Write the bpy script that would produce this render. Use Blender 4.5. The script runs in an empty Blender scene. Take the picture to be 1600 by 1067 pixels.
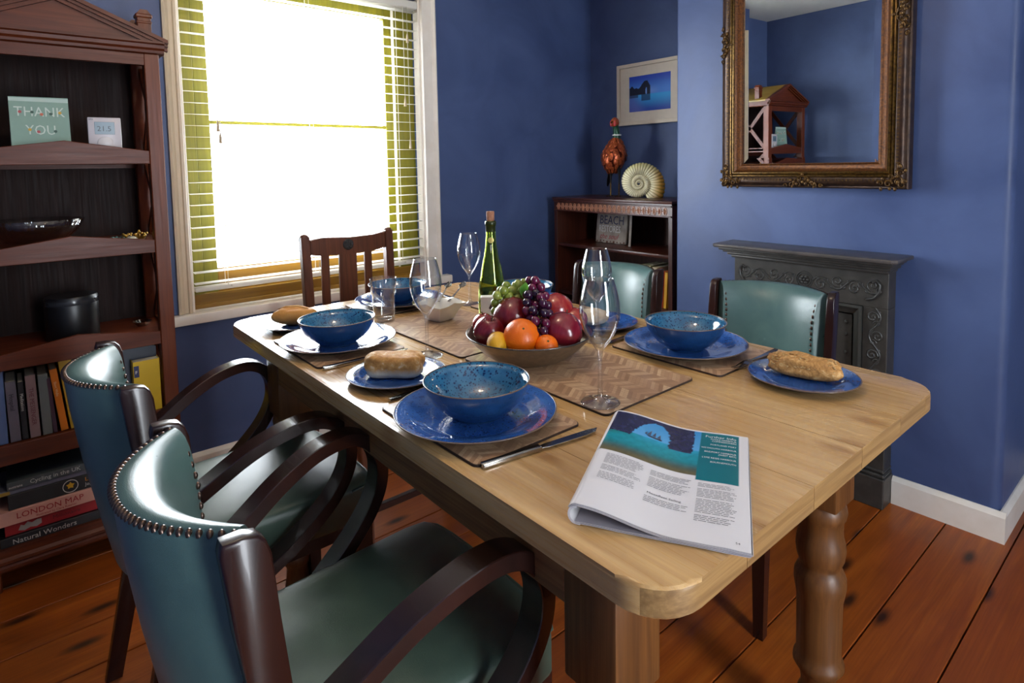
import bpy, bmesh, math, random
from math import pi, sin, cos, radians as R_, sqrt, atan2
from mathutils import Matrix, Vector, noise
random.seed(7)
SC = bpy.context.scene
COL = SC.collection
# ------------------------------------------------------------------ camera
YAW, PIT, ROL, F_PX = R_(40.0707), R_(4.2477), R_(-1.0312), 939.17
cd = bpy.data.cameras.new('camera'); cam = bpy.data.objects.new('camera', cd); COL.objects.link(cam)
f_ = Vector((sin(YAW)*cos(PIT), cos(YAW)*cos(PIT), -sin(PIT)))
r_ = Vector((cos(YAW), -sin(YAW), 0)); u_ = r_.cross(f_)
r2 = cos(ROL)*r_ + sin(ROL)*u_; u2 = -sin(ROL)*r_ + cos(ROL)*u_
cam.matrix_world = Matrix(((r2.x, u2.x, -f_.x, 0), (r2.y, u2.y, -f_.y, 0), (r2.z, u2.z, -f_.z, 1.19), (0, 0, 0, 1)))
cd.sensor_fit = 'HORIZONTAL'; cd.sensor_width = 36; cd.lens = F_PX/1600*36
cd.shift_x = 0; cd.shift_y = -(533.5-329.9)/1600
cd.clip_start = 0.02
SC.camera = cam
# ------------------------------------------------------------------ world, light, exposure
w = bpy.data.worlds.new('overcast_sky'); SC.world = w; w.use_nodes = True
bg = w.node_tree.nodes['Background']; bg.inputs[0].default_value = (0.86, 0.93, 1.0, 1); bg.inputs[1].default_value = 27.0
SC.view_settings.view_transform = 'Standard'; SC.view_settings.look = 'None'
SC.view_settings.gamma = 1; SC.view_settings.use_curve_mapping = False
SC.view_settings.exposure = 0.25
def area(name, loc, rot, sx, sy, power, col=(1, 1, 1), portal=False):
    l = bpy.data.lights.new(name, 'AREA'); l.shape = 'RECTANGLE'; l.size = sx; l.size_y = sy; l.energy = power; l.color = col
    o = bpy.data.objects.new(name, l); COL.objects.link(o); o.location = loc; o.rotation_euler = rot
    if portal: l.cycles.is_portal = True
    return o
area('window_portal', (1.05, 2.66, 1.3), (-pi/2, 0, 0), 1.06, 1.3, 1, portal=True)     # daylight through the window
area('added_door_portal', (.65, -1.66, 1.1), (pi/2, 0, 0), .70, 2.0, 1, portal=True)    # sky fill through the added, unseen door behind the camera
# ------------------------------------------------------------------ colour and materials
def S(c):
    if isinstance(c, str): c = tuple(int(c[i:i+2], 16) for i in (0, 2, 4))
    c = [x/255 for x in c]
    return tuple(x/12.92 if x <= .04045 else ((x+.055)/1.055)**2.4 for x in c) + (1,)
_m = {}
class NT:
    def __init__(s, name):
        s.m = bpy.data.materials.new(name); s.m.use_nodes = True; s.t = s.m.node_tree; s.n = s.t.nodes; s.b = s.n['Principled BSDF']
        s.tc = s.n.new('ShaderNodeTexCoord')
    def new(s, k, **kw):
        o = s.n.new('ShaderNode'+k)
        for a, b in kw.items(): setattr(o, a, b)
        return o
    def link(s, a, b): s.t.links.new(a, b)
    def coord(s, scale=(1, 1, 1), rnd=True, kind='Object'):
        mp = s.new('Mapping'); s.link(s.tc.outputs[kind], mp.inputs[0]); mp.inputs['Scale'].default_value = scale
        if rnd:
            oi = s.new('ObjectInfo'); mu = s.new('VectorMath', operation='SCALE'); mu.inputs[0].default_value = (7, 11, 5)
            s.link(oi.outputs['Random'], mu.inputs['Scale']); s.link(mu.outputs[0], mp.inputs['Location'])
        return mp.outputs[0]
    def noise(s, vec, sc, detail=4, dist=0, rough=.55):
        o = s.new('TexNoise'); s.link(vec, o.inputs['Vector']); o.inputs['Scale'].default_value = sc
        o.inputs['Detail'].default_value = detail; o.inputs['Distortion'].default_value = dist; o.inputs['Roughness'].default_value = rough
        return o.outputs[0]
    def ramp(s, fac, stops):
        o = s.new('ValToRGB'); s.link(fac, o.inputs[0]); e = o.color_ramp.elements
        while len(e) < len(stops): e.new(.5)
        for i, (p, c) in enumerate(stops): e[i].position = p; e[i].color = c if len(c) == 4 else (*c, 1)
        return o.outputs[0]
    def mix(s, fac, a, b, mode='MIX'):
        o = s.new('Mix', data_type='RGBA', blend_type=mode)
        for v, i in ((fac, 0), (a, 6), (b, 7)):
            if hasattr(v, 'links'): s.link(v, o.inputs[i])
            else: o.inputs[i].default_value = v
        return o.outputs[2]
    def bump(s, h, strength=.2, dist=.002):
        o = s.new('Bump'); s.link(h, o.inputs['Height']); o.inputs['Strength'].default_value = strength; o.inputs['Distance'].default_value = dist
        s.link(o.outputs[0], s.b.inputs['Normal'])
    def set(s, **k):
        for a, v in k.items():
            a = {'col': 'Base Color', 'rough': 'Roughness', 'metal': 'Metallic', 'coat': 'Coat Weight', 'trans': 'Transmission Weight', 'ior': 'IOR', 'emi': 'Emission Color', 'es': 'Emission Strength', 'sss': 'Subsurface Weight', 'spec': 'Specular IOR Level', 'crough': 'Coat Roughness', 'sheen': 'Sheen Weight'}[a]
            if hasattr(v, 'links'): s.link(v, s.b.inputs[a])
            else: s.b.inputs[a].default_value = v
W_ = (1, 1, 1, 1); K_ = (0, 0, 0, 1)
def plain(name, c, rough=.5, metal=0, c2=None, sc=30, bump=0, bsc=200, **k):
    if name in _m: return _m[name]
    n = NT(name); v = n.coord()
    if c2 is not None: n.set(col=n.ramp(n.noise(v, sc), [(.35, S(c)), (.68, S(c2))]))
    else:
        f = n.noise(v, sc, 3); a = S(c); d = tuple(x*.86 for x in a[:3])+(1,)
        n.set(col=n.mix(f, d, a))
    n.set(rough=rough, metal=metal, **k)
    if bump: n.bump(n.noise(v, bsc, 5), bump)
    _m[name] = n.m; return n.m
def wood(name, c1, c2, axis=1, rough=.4, dark=None, knots=.0, grain=1.0, coat=0, bump=.06, spec=.5, fig=1.0, rvar=1):
    if name in _m: return _m[name]
    n = NT(name)
    sc = [9.0, 9.0, 9.0]; sc[axis] = .55
    v = n.coord(tuple(sc)); f = n.noise(v, 2.2*fig, 5, 1.2)
    col = n.ramp(f, [(.3, S(c1)), (.7, S(c2))])
    s2 = [120., 120., 120.]; s2[axis] = 3.0
    g = n.noise(n.coord(tuple(s2)), 2.0, 3, .3)
    col = n.mix(n.ramp(g, [(.4, (.35*grain,)*3), (.62, (0, 0, 0))]), col, S(dark or c1), 'MIX') if grain else col
    # growth rings
    s3 = [1., 1., 1.]; s3[axis] = .06
    wv = n.new('TexWave'); n.link(n.coord(tuple(s3)), wv.inputs[0]); wv.inputs['Scale'].default_value = 26; wv.inputs['Distortion'].default_value = 9; wv.inputs['Detail'].default_value = 3; wv.inputs['Detail Scale'].default_value = .6
    wv.bands_direction = 'DIAGONAL'
    col = n.mix(n.ramp(wv.outputs[0], [(.0, (.32*grain,)*3), (.35, (0, 0, 0))]), col, S(dark or c1))
    if knots:
        s4 = [6., 6., 6.]; s4[axis] = 2.6
        vo = n.new('TexVoronoi'); n.link(n.coord(tuple(s4)), vo.inputs['Vector']); vo.inputs['Scale'].default_value = 1.0
        if axis < 2: vo.voronoi_dimensions = '2D'
        k = n.ramp(vo.outputs['Distance'], [(.03, (.9*knots,)*3), (.11, (0, 0, 0))])
        col = n.mix(k, col, S(dark or '2a1408'))
    n.set(col=col, rough=n.ramp(g, [(.2, (rough*1.25,)*3), (.8, (rough*.8,)*3)]) if rvar else rough, coat=coat, spec=spec)
    if rvar: n.bump(g, bump, .001)
    _m[name] = n.m; return n.m
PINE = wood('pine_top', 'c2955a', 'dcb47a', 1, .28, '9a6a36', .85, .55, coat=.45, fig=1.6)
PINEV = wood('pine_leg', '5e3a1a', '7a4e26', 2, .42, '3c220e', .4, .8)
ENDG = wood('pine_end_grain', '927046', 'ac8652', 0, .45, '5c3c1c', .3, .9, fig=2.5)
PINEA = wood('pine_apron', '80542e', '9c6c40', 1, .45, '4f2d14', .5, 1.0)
FLOOR = None
BOOKW = wood('bookcase_wood', '4e1f0c', '682e12', 2, .4, '280f07', .3, .45, spec=.3)
BOOKWH = wood('bookcase_wood_across', '4e1f0c', '682e12', 0, .4, '280f07', .2, .45, spec=.3)
MAHOG = wood('mahogany_side', '3a1a12', '52261a', 2, .32, '1d0c08', 0, .7)
MAHOGY = wood('mahogany_shelf', '3e1c13', '56291c', 1, .3, '1f0d08', 0, .7)
CHAIRW = wood('chair_dark_wood', '1f0f0c', '301712', 2, .26, '140808', 0, .2, coat=.12, spec=.5, rvar=0)
OAKW = wood('oak_chair_wood', '5c3321', '754229', 2, .38, '35180d', .1, .8)
BAMB = wood('bamboo', 'c2956b', 'd8b38a', 1, .5, 'a5744a', 0, .5)
WHITEP = plain('white_gloss_paint', 'e9e0d2', .35, c2='f2ebe0', sc=12)
CREAM = plain('cream_paint', 'd8c6aa', .4)
CEIL = plain('ceiling_paint', 'dcdcd8', .8)
OLIVE = wood('olive_stained_wood', '6e6a04', '827b08', 2, .4, '55490a', 0, .5)
AMBERW = wood('amber_sill_wood', '80590c', '9c7214', 0, .4, '5e3c08', 0, .4)
IRON = plain('cast_iron', '3e3b37', .42, .25, c2='4c4944', sc=25, bump=.12, bsc=300)
STEEL = plain('cutlery_steel', 'b9b8b6', .16, 1.0)
BLACK = plain('black_plastic', '141416', .35)
BRONZE = plain('bronze_gilding', '3e1f08', .4, .5, c2='6e4012', sc=160, bump=.25, bsc=500)
DKBRONZE = plain('dark_bronze', '2c1c14', .36, .5, c2='4a3424', sc=60, bump=.2, bsc=400)
GILT = plain('gilt_highlight', '6e5222', .34, .7, c2='33200f', sc=120)
STUD = plain('nail_stud', '5b4a42', .28, .9)
def wall_paint():
    n = NT('blue_wall_paint'); v = n.coord(rnd=False)
    f = n.noise(v, 2.3, 5, 1.0); c = n.ramp(f, [(.3, S((63, 79, 120))), (.7, S((79, 97, 140)))])
    scuff = n.ramp(n.noise(v, 9, 8, 2.5, .75), [(.66, (0, 0, 0)), (.74, (.22, .22, .22))])
    n.set(col=n.mix(scuff, c, S((98, 114, 160))), rough=n.ramp(f, [(.3, (.42,)*3), (.7, (.55,)*3)]), spec=.4)
    n.bump(n.noise(v, 14, 6), .12, .01)
    return n.m
WALL = wall_paint()
def floor_mat():
    n = NT('stained_floor_wood'); oi = n.new('ObjectInfo')
    v = n.coord((.5, 7, 7)); f = n.noise(v, 2.4, 6, 1.5)
    col = n.ramp(f, [(.25, S('8a3e10')), (.55, S('ae5717')), (.8, S('c66e20'))])
    g = n.noise(n.coord((3, 110, 110)), 2, 3); col = n.mix(n.ramp(g, [(.4, (.2,)*3), (.6, (0, 0, 0))]), col, S('4a1d09'))
    blot = n.ramp(n.noise(n.coord((1.2, 2.5, 2)), 1.6, 4, .6), [(.45, (0, 0, 0)), (.75, (.55,)*3)])
    col = n.mix(blot, col, S('743818'))
    col = n.mix(n.ramp(oi.outputs['Random'], [(0, (.0,)*3), (1, (.45,)*3)]), col, S('7c3818'))
    vo = n.new('TexVoronoi'); n.link(n.coord((2.0, 6.0, 6.5)), vo.inputs['Vector']); vo.inputs['Scale'].default_value = 1; vo.voronoi_dimensions = '2D'
    col = n.mix(n.ramp(vo.outputs['Distance'], [(.03, (.9,)*3), (.12, (0, 0, 0))]), col, S('1c0f0c'))
    n.set(col=col, rough=n.ramp(f, [(.3, (.3,)*3), (.7, (.42,)*3)]), coat=.1, spec=.35); n.bump(g, .08, .001); return n.m
FLOOR = floor_mat()
def leather(name, a, b, rough=.3, wr=.5):
    n = NT(name); v = n.coord(rnd=False)
    f = n.noise(v, 9, 5, .8); col = n.ramp(f, [(.3, S(a)), (.7, S(b))])
    vo = n.new('TexVoronoi'); n.link(v, vo.inputs['Vector']); vo.inputs['Scale'].default_value = 900
    wrk = n.noise(n.coord((1, 1, .25)), 60, 6, 3.0)
    add = n.new('Math', operation='MULTIPLY_ADD'); n.link(wrk, add.inputs[0]); add.inputs[1].default_value = 1.6*wr; n.link(vo.outputs['Distance'], add.inputs[2])
    n.set(col=col, rough=n.ramp(f, [(.3, (rough*.85,)*3), (.7, (rough*1.25,)*3)]), spec=.55, coat=.1, crough=.2); n.bump(add.outputs[0], .16, .0012); return n.m
LEATHER = leather('green_leather', '46605f', '54706b', .3)
LEATHERS = leather('green_seat_leather', '3a4c42', '4a5e50', .34)
def glaze(name, base, base2, spot, amt, sc=260, rough=.08):
    n = NT(name); v = n.coord()
    vo = n.new('TexVoronoi'); n.link(v, vo.inputs['Vector']); vo.inputs['Scale'].default_value = sc
    big = n.noise(v, 40, 4); c = n.ramp(big, [(.3, S(base)), (.7, S(base2))])
    th = n.new('Math', operation='MULTIPLY_ADD'); n.link(n.noise(v, 90, 2), th.inputs[0]); th.inputs[1].default_value = .9; n.link(vo.outputs['Distance'], th.inputs[2])
    n.set(col=n.mix(n.ramp(th.outputs[0], [(.64, (amt,)*3), (.86, (0, 0, 0))]), c, S(spot)), rough=rough, coat=.6, crough=.03); return n.m
G_PLATE = glaze('blue_plate_glaze', (38, 78, 148), (56, 102, 172), (14, 30, 80), .6, 210)
G_IN = glaze('turquoise_speckled_glaze', (34, 92, 132), (58, 122, 158), (10, 34, 78), 1.0, 210)
G_OUT = glaze('deep_blue_glaze', (22, 52, 92), (28, 64, 108), (12, 30, 60), .3, 300, .22)
G_UNDER = plain('plate_underside', '3a3b42', .5)
G_RIM = plain('brown_rim_glaze', '6b5648', .3)
def glass(name, col=(1, 1, 1), rough=0, ior=1.45, edge=3.0, amt=.9, ecol=None):
    n = NT(name); n.n.remove(n.b); out = n.n['Material Output']
    tr = n.new('BsdfTransparent'); tr.inputs[0].default_value = (*col, 1)
    dk = n.new('LayerWeight'); dk.inputs[0].default_value = .5; p3 = n.new('Math', operation='POWER'); n.link(dk.outputs['Facing'], p3.inputs[0]); p3.inputs[1].default_value = 2.2
    n.link(n.mix(p3.outputs[0], (*col, 1), (col[0]*.45, col[1]*.47, col[2]*.5, 1)), tr.inputs[0])
    go = n.new('BsdfGlossy'); go.inputs['Roughness'].default_value = .03; go.inputs['Color'].default_value = (*(ecol or (1, 1, 1)), 1)
    lw = n.new('LayerWeight'); lw.inputs[0].default_value = .5; pw = n.new('Math', operation='POWER'); n.link(lw.outputs['Facing'], pw.inputs[0]); pw.inputs[1].default_value = edge
    ma = n.new('Math', operation='MULTIPLY_ADD'); n.link(pw.outputs[0], ma.inputs[0]); ma.inputs[1].default_value = amt; ma.inputs[2].default_value = .075
    m2 = n.new('MixShader'); n.link(ma.outputs[0], m2.inputs[0]); n.link(tr.outputs[0], m2.inputs[1]); n.link(go.outputs[0], m2.inputs[2])
    n.link(m2.outputs[0], out.inputs[0]); return n.m
GLASS = glass('clear_glass', (.985, .99, .99)); GREENGL = glass('green_bottle_glass', (.80, .86, .38), edge=2.5, ecol=(.8, .9, .4))
PANEG = glass('window_glass', (1, 1, 1), edge=9, amt=.3)
MIRR = plain('mirror_silver', 'dfe6ea', .0, 1.0)
def emis(name, c, s):
    n = NT(name); n.set(col=S(c), emi=S(c), es=s, rough=.5); return n.m
def vcol(name='printed_colours', rough=.35, attr='Col', spec=.4):
    n = NT(name); a = n.new('VertexColor'); a.layer_name = attr; n.set(col=a.outputs[0], rough=rough, spec=spec); return n.m
VC = vcol(); VCG = vcol('glazed_colours', .2); 
# ------------------------------------------------------------------ geometry
def fr(o, x, y):
    x = Vector(x).normalized(); y = Vector(y); z = x.cross(y).normalized(); y = z.cross(x)
    return Matrix(((x.x, y.x, z.x, o[0]), (x.y, y.y, z.y, o[1]), (x.z, y.z, z.z, o[2]), (0, 0, 0, 1)))
I4 = Matrix.Identity(4)
def T(x=0, y=0, z=0): return Matrix.Translation((x, y, z))
def RZ(a): return Matrix.Rotation(a, 4, 'Z')
def RX(a): return Matrix.Rotation(a, 4, 'X')
def RY(a): return Matrix.Rotation(a, 4, 'Y')
class G:
    def __init__(s): s.bm = bmesh.new(); s.col = None
    def verts(s, pts, M=I4): return [s.bm.verts.new(M @ Vector(p)) for p in pts]
    def face(s, vs):
        try: return s.bm.faces.new(vs)
        except ValueError: return None
    def box(s, x0, y0, z0, x1, y1, z1, bev=0, seg=1, M=I4):
        v = s.verts([(x, y, z) for z in (z0, z1) for y in (y0, y1) for x in (x0, x1)], M)
        fs = [s.face([v[i] for i in q]) for q in ((0, 2, 3, 1), (4, 5, 7, 6), (0, 1, 5, 4), (1, 3, 7, 5), (3, 2, 6, 7), (2, 0, 4, 6))]
        if bev: bmesh.ops.bevel(s.bm, geom=list({e for f in fs for e in f.edges}), offset=bev, segments=seg, affect='EDGES', profile=.5)
        return s
    def prism(s, poly, z0, z1, M=I4, bev=0, seg=1, top_only=False):
        n = len(poly); a = s.verts([(p[0], p[1], z0) for p in poly], M); b = s.verts([(p[0], p[1], z1) for p in poly], M)
        fb = s.face(a[::-1]); ft = s.face(b)
        for i in range(n): s.face([a[i], a[(i+1) % n], b[(i+1) % n], b[i]])
        if bev:
            ed = list(ft.edges) + ([] if top_only else list(fb.edges))
            bmesh.ops.bevel(s.bm, geom=ed, offset=bev, segments=seg, affect='EDGES', profile=.5)
        return s
    def lathe(s, prof, n=32, M=I4, closed=False, sx=1, sy=1, rf=None):
        rings = []
        for r, z in prof:
            if r < 1e-6: rings.append([s.bm.verts.new(M @ Vector((0, 0, z)))]*n); continue
            rings.append([s.bm.verts.new(M @ Vector((r*sx*cos(2*pi*i/n)*(rf(2*pi*i/n, z) if rf else 1), r*sy*sin(2*pi*i/n)*(rf(2*pi*i/n, z) if rf else 1), z))) for i in range(n)])
        m = len(rings)
        for j in range(m if closed else m-1):
            A, B = rings[j], rings[(j+1) % m]
            for i in range(n):
                q = [A[i], A[(i+1) % n], B[(i+1) % n], B[i]]; u = []
                for v in q:
                    if v not in u: u.append(v)
                if len(u) > 2: s.face(u)
        return s
    def ball(s, c, r, M=I4, n=14, m=8, sc=(1, 1, 1)):
        return s.lathe([(r*sin(pi*j/m), -r*cos(pi*j/m)) for j in range(m+1)], n, M @ T(*c) @ Matrix.Diagonal((*sc, 1)))
    def tube(s, path, r, n=8, M=I4, closed=False, sect=None, up=(0, 0, 1), cap=True):
        # r: number or list; sect: list of (a,b) offsets (a sideways, b along 'up-ish') replaces the circle
        P = [Vector(p) for p in path]; L = len(P); rings = []; prev = None
        for i, p in enumerate(P):
            a = P[(i-1) % L] if (closed or i > 0) else p; b = P[(i+1) % L] if (closed or i < L-1) else p
            t = (b-a).normalized()
            if sect is not None or prev is None:
                x = t.cross(Vector(up));
                if x.length < 1e-4: x = t.cross(Vector((1, 0, 0)))
                x.normalize()
            else:
                x = (prev - t*prev.dot(t)); x.normalize()
            prev = x; y = x.cross(t); rr = r[i] if isinstance(r, (list, tuple)) else r
            if sect is not None: rings.append([s.bm.verts.new(M @ (p + x*q[0]*rr + y*q[1]*rr)) for q in sect])
            else: rings.append([s.bm.verts.new(M @ (p + x*rr*cos(2*pi*k/n) + y*rr*sin(2*pi*k/n))) for k in range(n)])
        k = len(rings[0])
        for j in range(L if closed else L-1):
            A, B = rings[j], rings[(j+1) % L]
            for i in range(k): s.face([A[i], A[(i+1) % k], B[(i+1) % k], B[i]])
        if cap and not closed: s.face(rings[0][::-1]); s.face(rings[-1])
        return s
    def grid(s, fn, nu, nv, wu=False, wv=False, M=I4):
        g = [[s.bm.verts.new(M @ Vector(fn(i/nu, j/nv))) for j in range(nv + (0 if wv else 1))] for i in range(nu + (0 if wu else 1))]
        for i in range(nu):
            for j in range(nv):
                i2 = (i+1) % len(g); j2 = (j+1) % len(g[0])
                s.face([g[i][j], g[i2][j], g[i2][j2], g[i][j2]])
        return g
    def obj(s, name, mat, parent=None, smooth=35, M=None, loc=None):
        bm = s.bm
        bmesh.ops.recalc_face_normals(bm, faces=bm.faces[:])
        me = bpy.data.meshes.new(name); bm.to_mesh(me); bm.free()
        if smooth:
            me.polygons.foreach_set('use_smooth', [True]*len(me.polygons))
            if smooth < 180: me.set_sharp_from_angle(angle=R_(smooth))
        for m in (mat if isinstance(mat, (list, tuple)) else [mat]): me.materials.append(m)
        return link(name, me, parent, M if M is not None else (T(*loc) if loc else None))
def link(name, me, parent=None, M=None):
    o = bpy.data.objects.new(name, me); COL.objects.link(o)
    if parent: o.parent = parent
    if M is not None: o.matrix_local = M
    return o
def thing(name, label, cat, loc=(0, 0, 0), rz=0, group=None, M=None):
    o = bpy.data.objects.new(name, None); o.empty_display_size = .05; COL.objects.link(o)
    o.matrix_world = M if M is not None else T(*loc) @ RZ(rz)
    return tag(o, label, cat, group)
def tag(o, label, cat, group=None):
    o['label'] = label; o['category'] = cat
    if group: o['group'] = group
    return o
def struct(o): o['kind'] = 'structure'; return o
def copy_tree(o, parent=None):
    c = o.copy(); COL.objects.link(c)
    if parent: c.parent = parent
    for k in list(KIDS.get(o.name, [])) or list(o.children): copy_tree(k, c)
    return c
KIDS = {}
def dup(o, label, loc=None, rz=0, group=None, M=None):
    c = copy_tree(o); c.matrix_world = M if M is not None else T(*loc) @ RZ(rz); c['label'] = label
    if group: c['group'] = group
    return c
def rrect(x0, y0, x1, y1, r, n=6):
    out = []
    for cx, cy, a in ((x1-r, y0+r, -pi/2), (x1-r, y1-r, 0), (x0+r, y1-r, pi/2), (x0+r, y0+r, pi)):
        for i in range(n+1):
            t = a + pi/2*i/n; out.append((cx+r*cos(t), cy+r*sin(t)))
    return out
def text(body, size, M, mat, parent, name='lettering', align='LEFT', depth=.0003, warp=None, sx=1, shear=0, spacing=1):
    cu = bpy.data.curves.new('t', 'FONT'); cu.body = body; cu.size = size; cu.align_x = align; cu.extrude = 0 if warp else depth
    cu.shear = shear; cu.space_character = spacing; cu.resolution_u = 2
    to = bpy.data.objects.new('t', cu); COL.objects.link(to)
    dg = bpy.context.evaluated_depsgraph_get(); me = bpy.data.meshes.new_from_object(to.evaluated_get(dg))
    bpy.data.objects.remove(to); bpy.data.curves.remove(cu)
    if warp:
        for v in me.vertices: v.co = Vector(warp(v.co.x*sx, v.co.y))
    else: me.transform(M @ Matrix.Diagonal((sx, 1, 1, 1)))
    me.materials.clear(); me.materials.append(mat); me.name = name
    return link(name, me, parent)
def paint(o, fn, layer='Col'):
    me = o.data; a = me.color_attributes.new(layer, 'FLOAT_COLOR', 'POINT')
    flat = []
    for v in me.vertices:
        c = fn(v.co); flat += list(c[:3]) + [1.0]
    a.data.foreach_set('color', flat)
def lerp(a, b, t): return tuple(x+(y-x)*t for x, y in zip(a, b))
def sm(a, b, x): t = max(0, min(1, (x-a)/(b-a))); return t*t*(3-2*t)
# ================================================================== THE SETTING
XL, XR, YF, YB, ZC = -.19, 2.80, -1.6, 2.55, 2.28
WX0, WX1, WZ0, WZ1 = .53, 1.575, .651, 2.0
g = G().box(XL-.12, YF-.12, -.10, XR+.12, YB+.14, -.021)
floor = struct(g.obj('floor', plain('subfloor_dark', '0c0806', .9), smooth=0))
shared = {}
y = .372-.168*12; k = 0
rf = random.Random(3)
while y < YB-.005:
    a, b = max(y, YF), min(y+.168, YB)
    if b-a > .02:
        cuts = [XL] + ([rf.uniform(-.1, .1)+c for c in ([1.9] if k % 4 == 1 else [])] if y < .2 else []) + [XR]
        for c0, c1 in zip(cuts[:-1], cuts[1:]):
            g = G().box(c0+.0012, a+.0019, -.021, c1-.0012, b-.0019, 0, .0012)
            g.obj('floorboard', FLOOR, floor, smooth=0)
    y += .168; k += 1
g = G().box(XL-.12, YB, -.02, WX0, YB+.14, ZC).box(WX1, YB, -.02, XR+.12, YB+.14, ZC)
g.box(WX0, YB, -.02, WX1, YB+.14, WZ0-.02).box(WX0, YB, WZ1, WX1, YB+.14, ZC)
struct(g.obj('wall_back', WALL, smooth=0))
struct(G().box(XL-.12, YF-.12, -.02, XL, YB, ZC).obj('wall_left', WALL, smooth=0))
struct(G().box(XR, YF-.12, -.02, XR+.12, YB, ZC).obj('wall_right', WALL, smooth=0))
g = G().box(XL, YF-.12, -.02, .30, YF, ZC).box(1.00, YF-.12, -.02, XR, YF, ZC).box(.30, YF-.12, 2.1, 1.00, YF, ZC)
struct(g.obj('wall_front', WALL, smooth=0))
struct(G().box(XL-.12, YF-.12, ZC, XR+.12, YB+.14, ZC+.1).obj('ceiling', CEIL, smooth=0))
poly = [(2.80, 1.588)] + [(2.30+.012-.012*sin(t), 1.588-.012+.012*cos(t)) for t in [i*pi/8 for i in range(5)]] \
     + [(2.30+.028-.028*cos(t), .405+.028-.028*sin(t)) for t in [i*pi/12 for i in range(7)]] + [(2.80, .405)]
struct(G().prism(poly, 0, ZC).obj('wall_chimney_breast', WALL, smooth=40))
def skirting(name, pts):          # run of straight boards; pts are wall-face corners, board lies to the left of travel
    g = G()
    for (x0, y0), (x1, y1), e0, e1 in pts:
        d = Vector((x1-x0, y1-y0, 0)); L = d.length; M = fr((x0, y0, 0), d, (0, 0, 1))    # local x along, y up, z = away
        g.prism([(0, 0), (.016, 0), (.016, .082), (.010, .090), (.004, .096), (0, .096)], -e0, L+e1, M @ Matrix(((0, 0, 1, 0), (0, 1, 0, 0), (1, 0, 0, 0), (0, 0, 0, 1))))
    return struct(g.obj(name, WHITEP, smooth=0))
skirting('baseboard_chimney', [((2.30, .70), (2.30, .405), 0, .016), ((2.30, 1.588), (2.30, 1.27), .016, 0)])
skirting('baseboard_chimney_return', [((2.30, .405), (2.80, .405), 0, 0), ((2.80, 1.588), (2.30, 1.588), 0, 0)])
skirting('baseboard_back', [((XL, YB), (XR, YB), 0, 0)])
skirting('baseboard_left', [((XL, YF), (XL, YB), 0, 0)])
skirting('baseboard_right', [((XR, .405), (XR, YF), 0, 0), ((XR, YB), (XR, 1.588), 0, 0)])
skirting('baseboard_front', [((XR, YF), (1.00, YF), 0, 0), ((.30, YF), (XL, YF), 0, 0)])
# ---- window
win = struct(G().prism([(WX0-.012, YB-.004), (WX1+.09, YB-.004), (WX1+.09, YB+.002), (WX1, YB+.002), (WX1, YB+.10), (WX0, YB+.10), (WX0, YB+.002), (WX0-.012, YB+.002)], WZ0-.018, WZ0).obj('window_1', WHITEP, smooth=0))
G().prism([(.430, YB-.045), (WX1+.13, YB-.045), (WX1+.13, YB-.0005), (.430, YB-.0005)], WZ0-.040, WZ0-.001, bev=.006, seg=2).obj('window_sill', WHITEP, win)
def archi(x, w_, s):   # moulded casing, s=+1 when the opening is on +x side
    pr = [(0, 0), (0, .022), (.008, .026), (.016, .020), (.022, .014), (w_-.016, .013), (w_-.012, .020), (w_-.003, .020), (w_, .012), (w_, 0)]
    return [(x+s*a, YB-b-.0002) for a, b in pr]
G().prism(archi(.474, .050, 1), WZ0, 2.12).obj('architrave', CREAM, win, smooth=0)
G().prism(archi(1.660, .080, -1), WZ0, 2.12).obj('architrave', WHITEP, win, smooth=0)
for nm, m_, bx in (('reveal_lining', WHITEP, (WX0-.006, YB-.001, WZ0, WX0+.004, YB+.06, WZ1)), ('reveal_lining', WHITEP, (WX1-.004, YB-.001, WZ0, WX1+.006, YB+.045, WZ1)),
                   ('sash_box', OLIVE, (WX0, YB+.062, WZ0, .585, YB+.10, WZ1)), ('sash_box', OLIVE, (1.475, YB+.062, WZ0, WX1, YB+.10, WZ1)),
                   ('sash_stile', OLIVE, (.588, YB+.075, WZ0, .640, YB+.112, WZ1)), ('sash_stile', OLIVE, (1.425, YB+.075, WZ0, 1.468, YB+.112, WZ1)),
                   ('parting_bead', WHITEP, (1.468, YB+.066, WZ0, 1.476, YB+.10, WZ1)),  # white colour stands in for sunlight on the bead
                   ('bottom_rail', AMBERW, (.640, YB+.075, WZ0+.03, 1.425, YB+.112, .800)), ('meeting_rail', OLIVE, (.640, YB+.080, 1.382, 1.425, YB+.108, 1.396)),
                   ('top_rail', OLIVE, (.640, YB+.075, 1.90, 1.425, YB+.112, WZ1)),
                   ('sill_board', AMBERW, (WX0+.004, YB+.048, WZ0, WX1-.004, YB+.075, WZ0+.055)), ('sill_moulding', AMBERW, (WX0+.004, YB+.038, WZ0, WX1-.004, YB+.048, WZ0+.016)),
                   ('window_pane', PANEG, (.640, YB+.092, .800, 1.425, YB+.095, 1.382)), ('window_pane', PANEG, (.640, YB+.092, 1.396, 1.425, YB+.095, 1.90))):
    G().box(*bx, .0015).obj(nm, m_, win, smooth=0)
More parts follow.
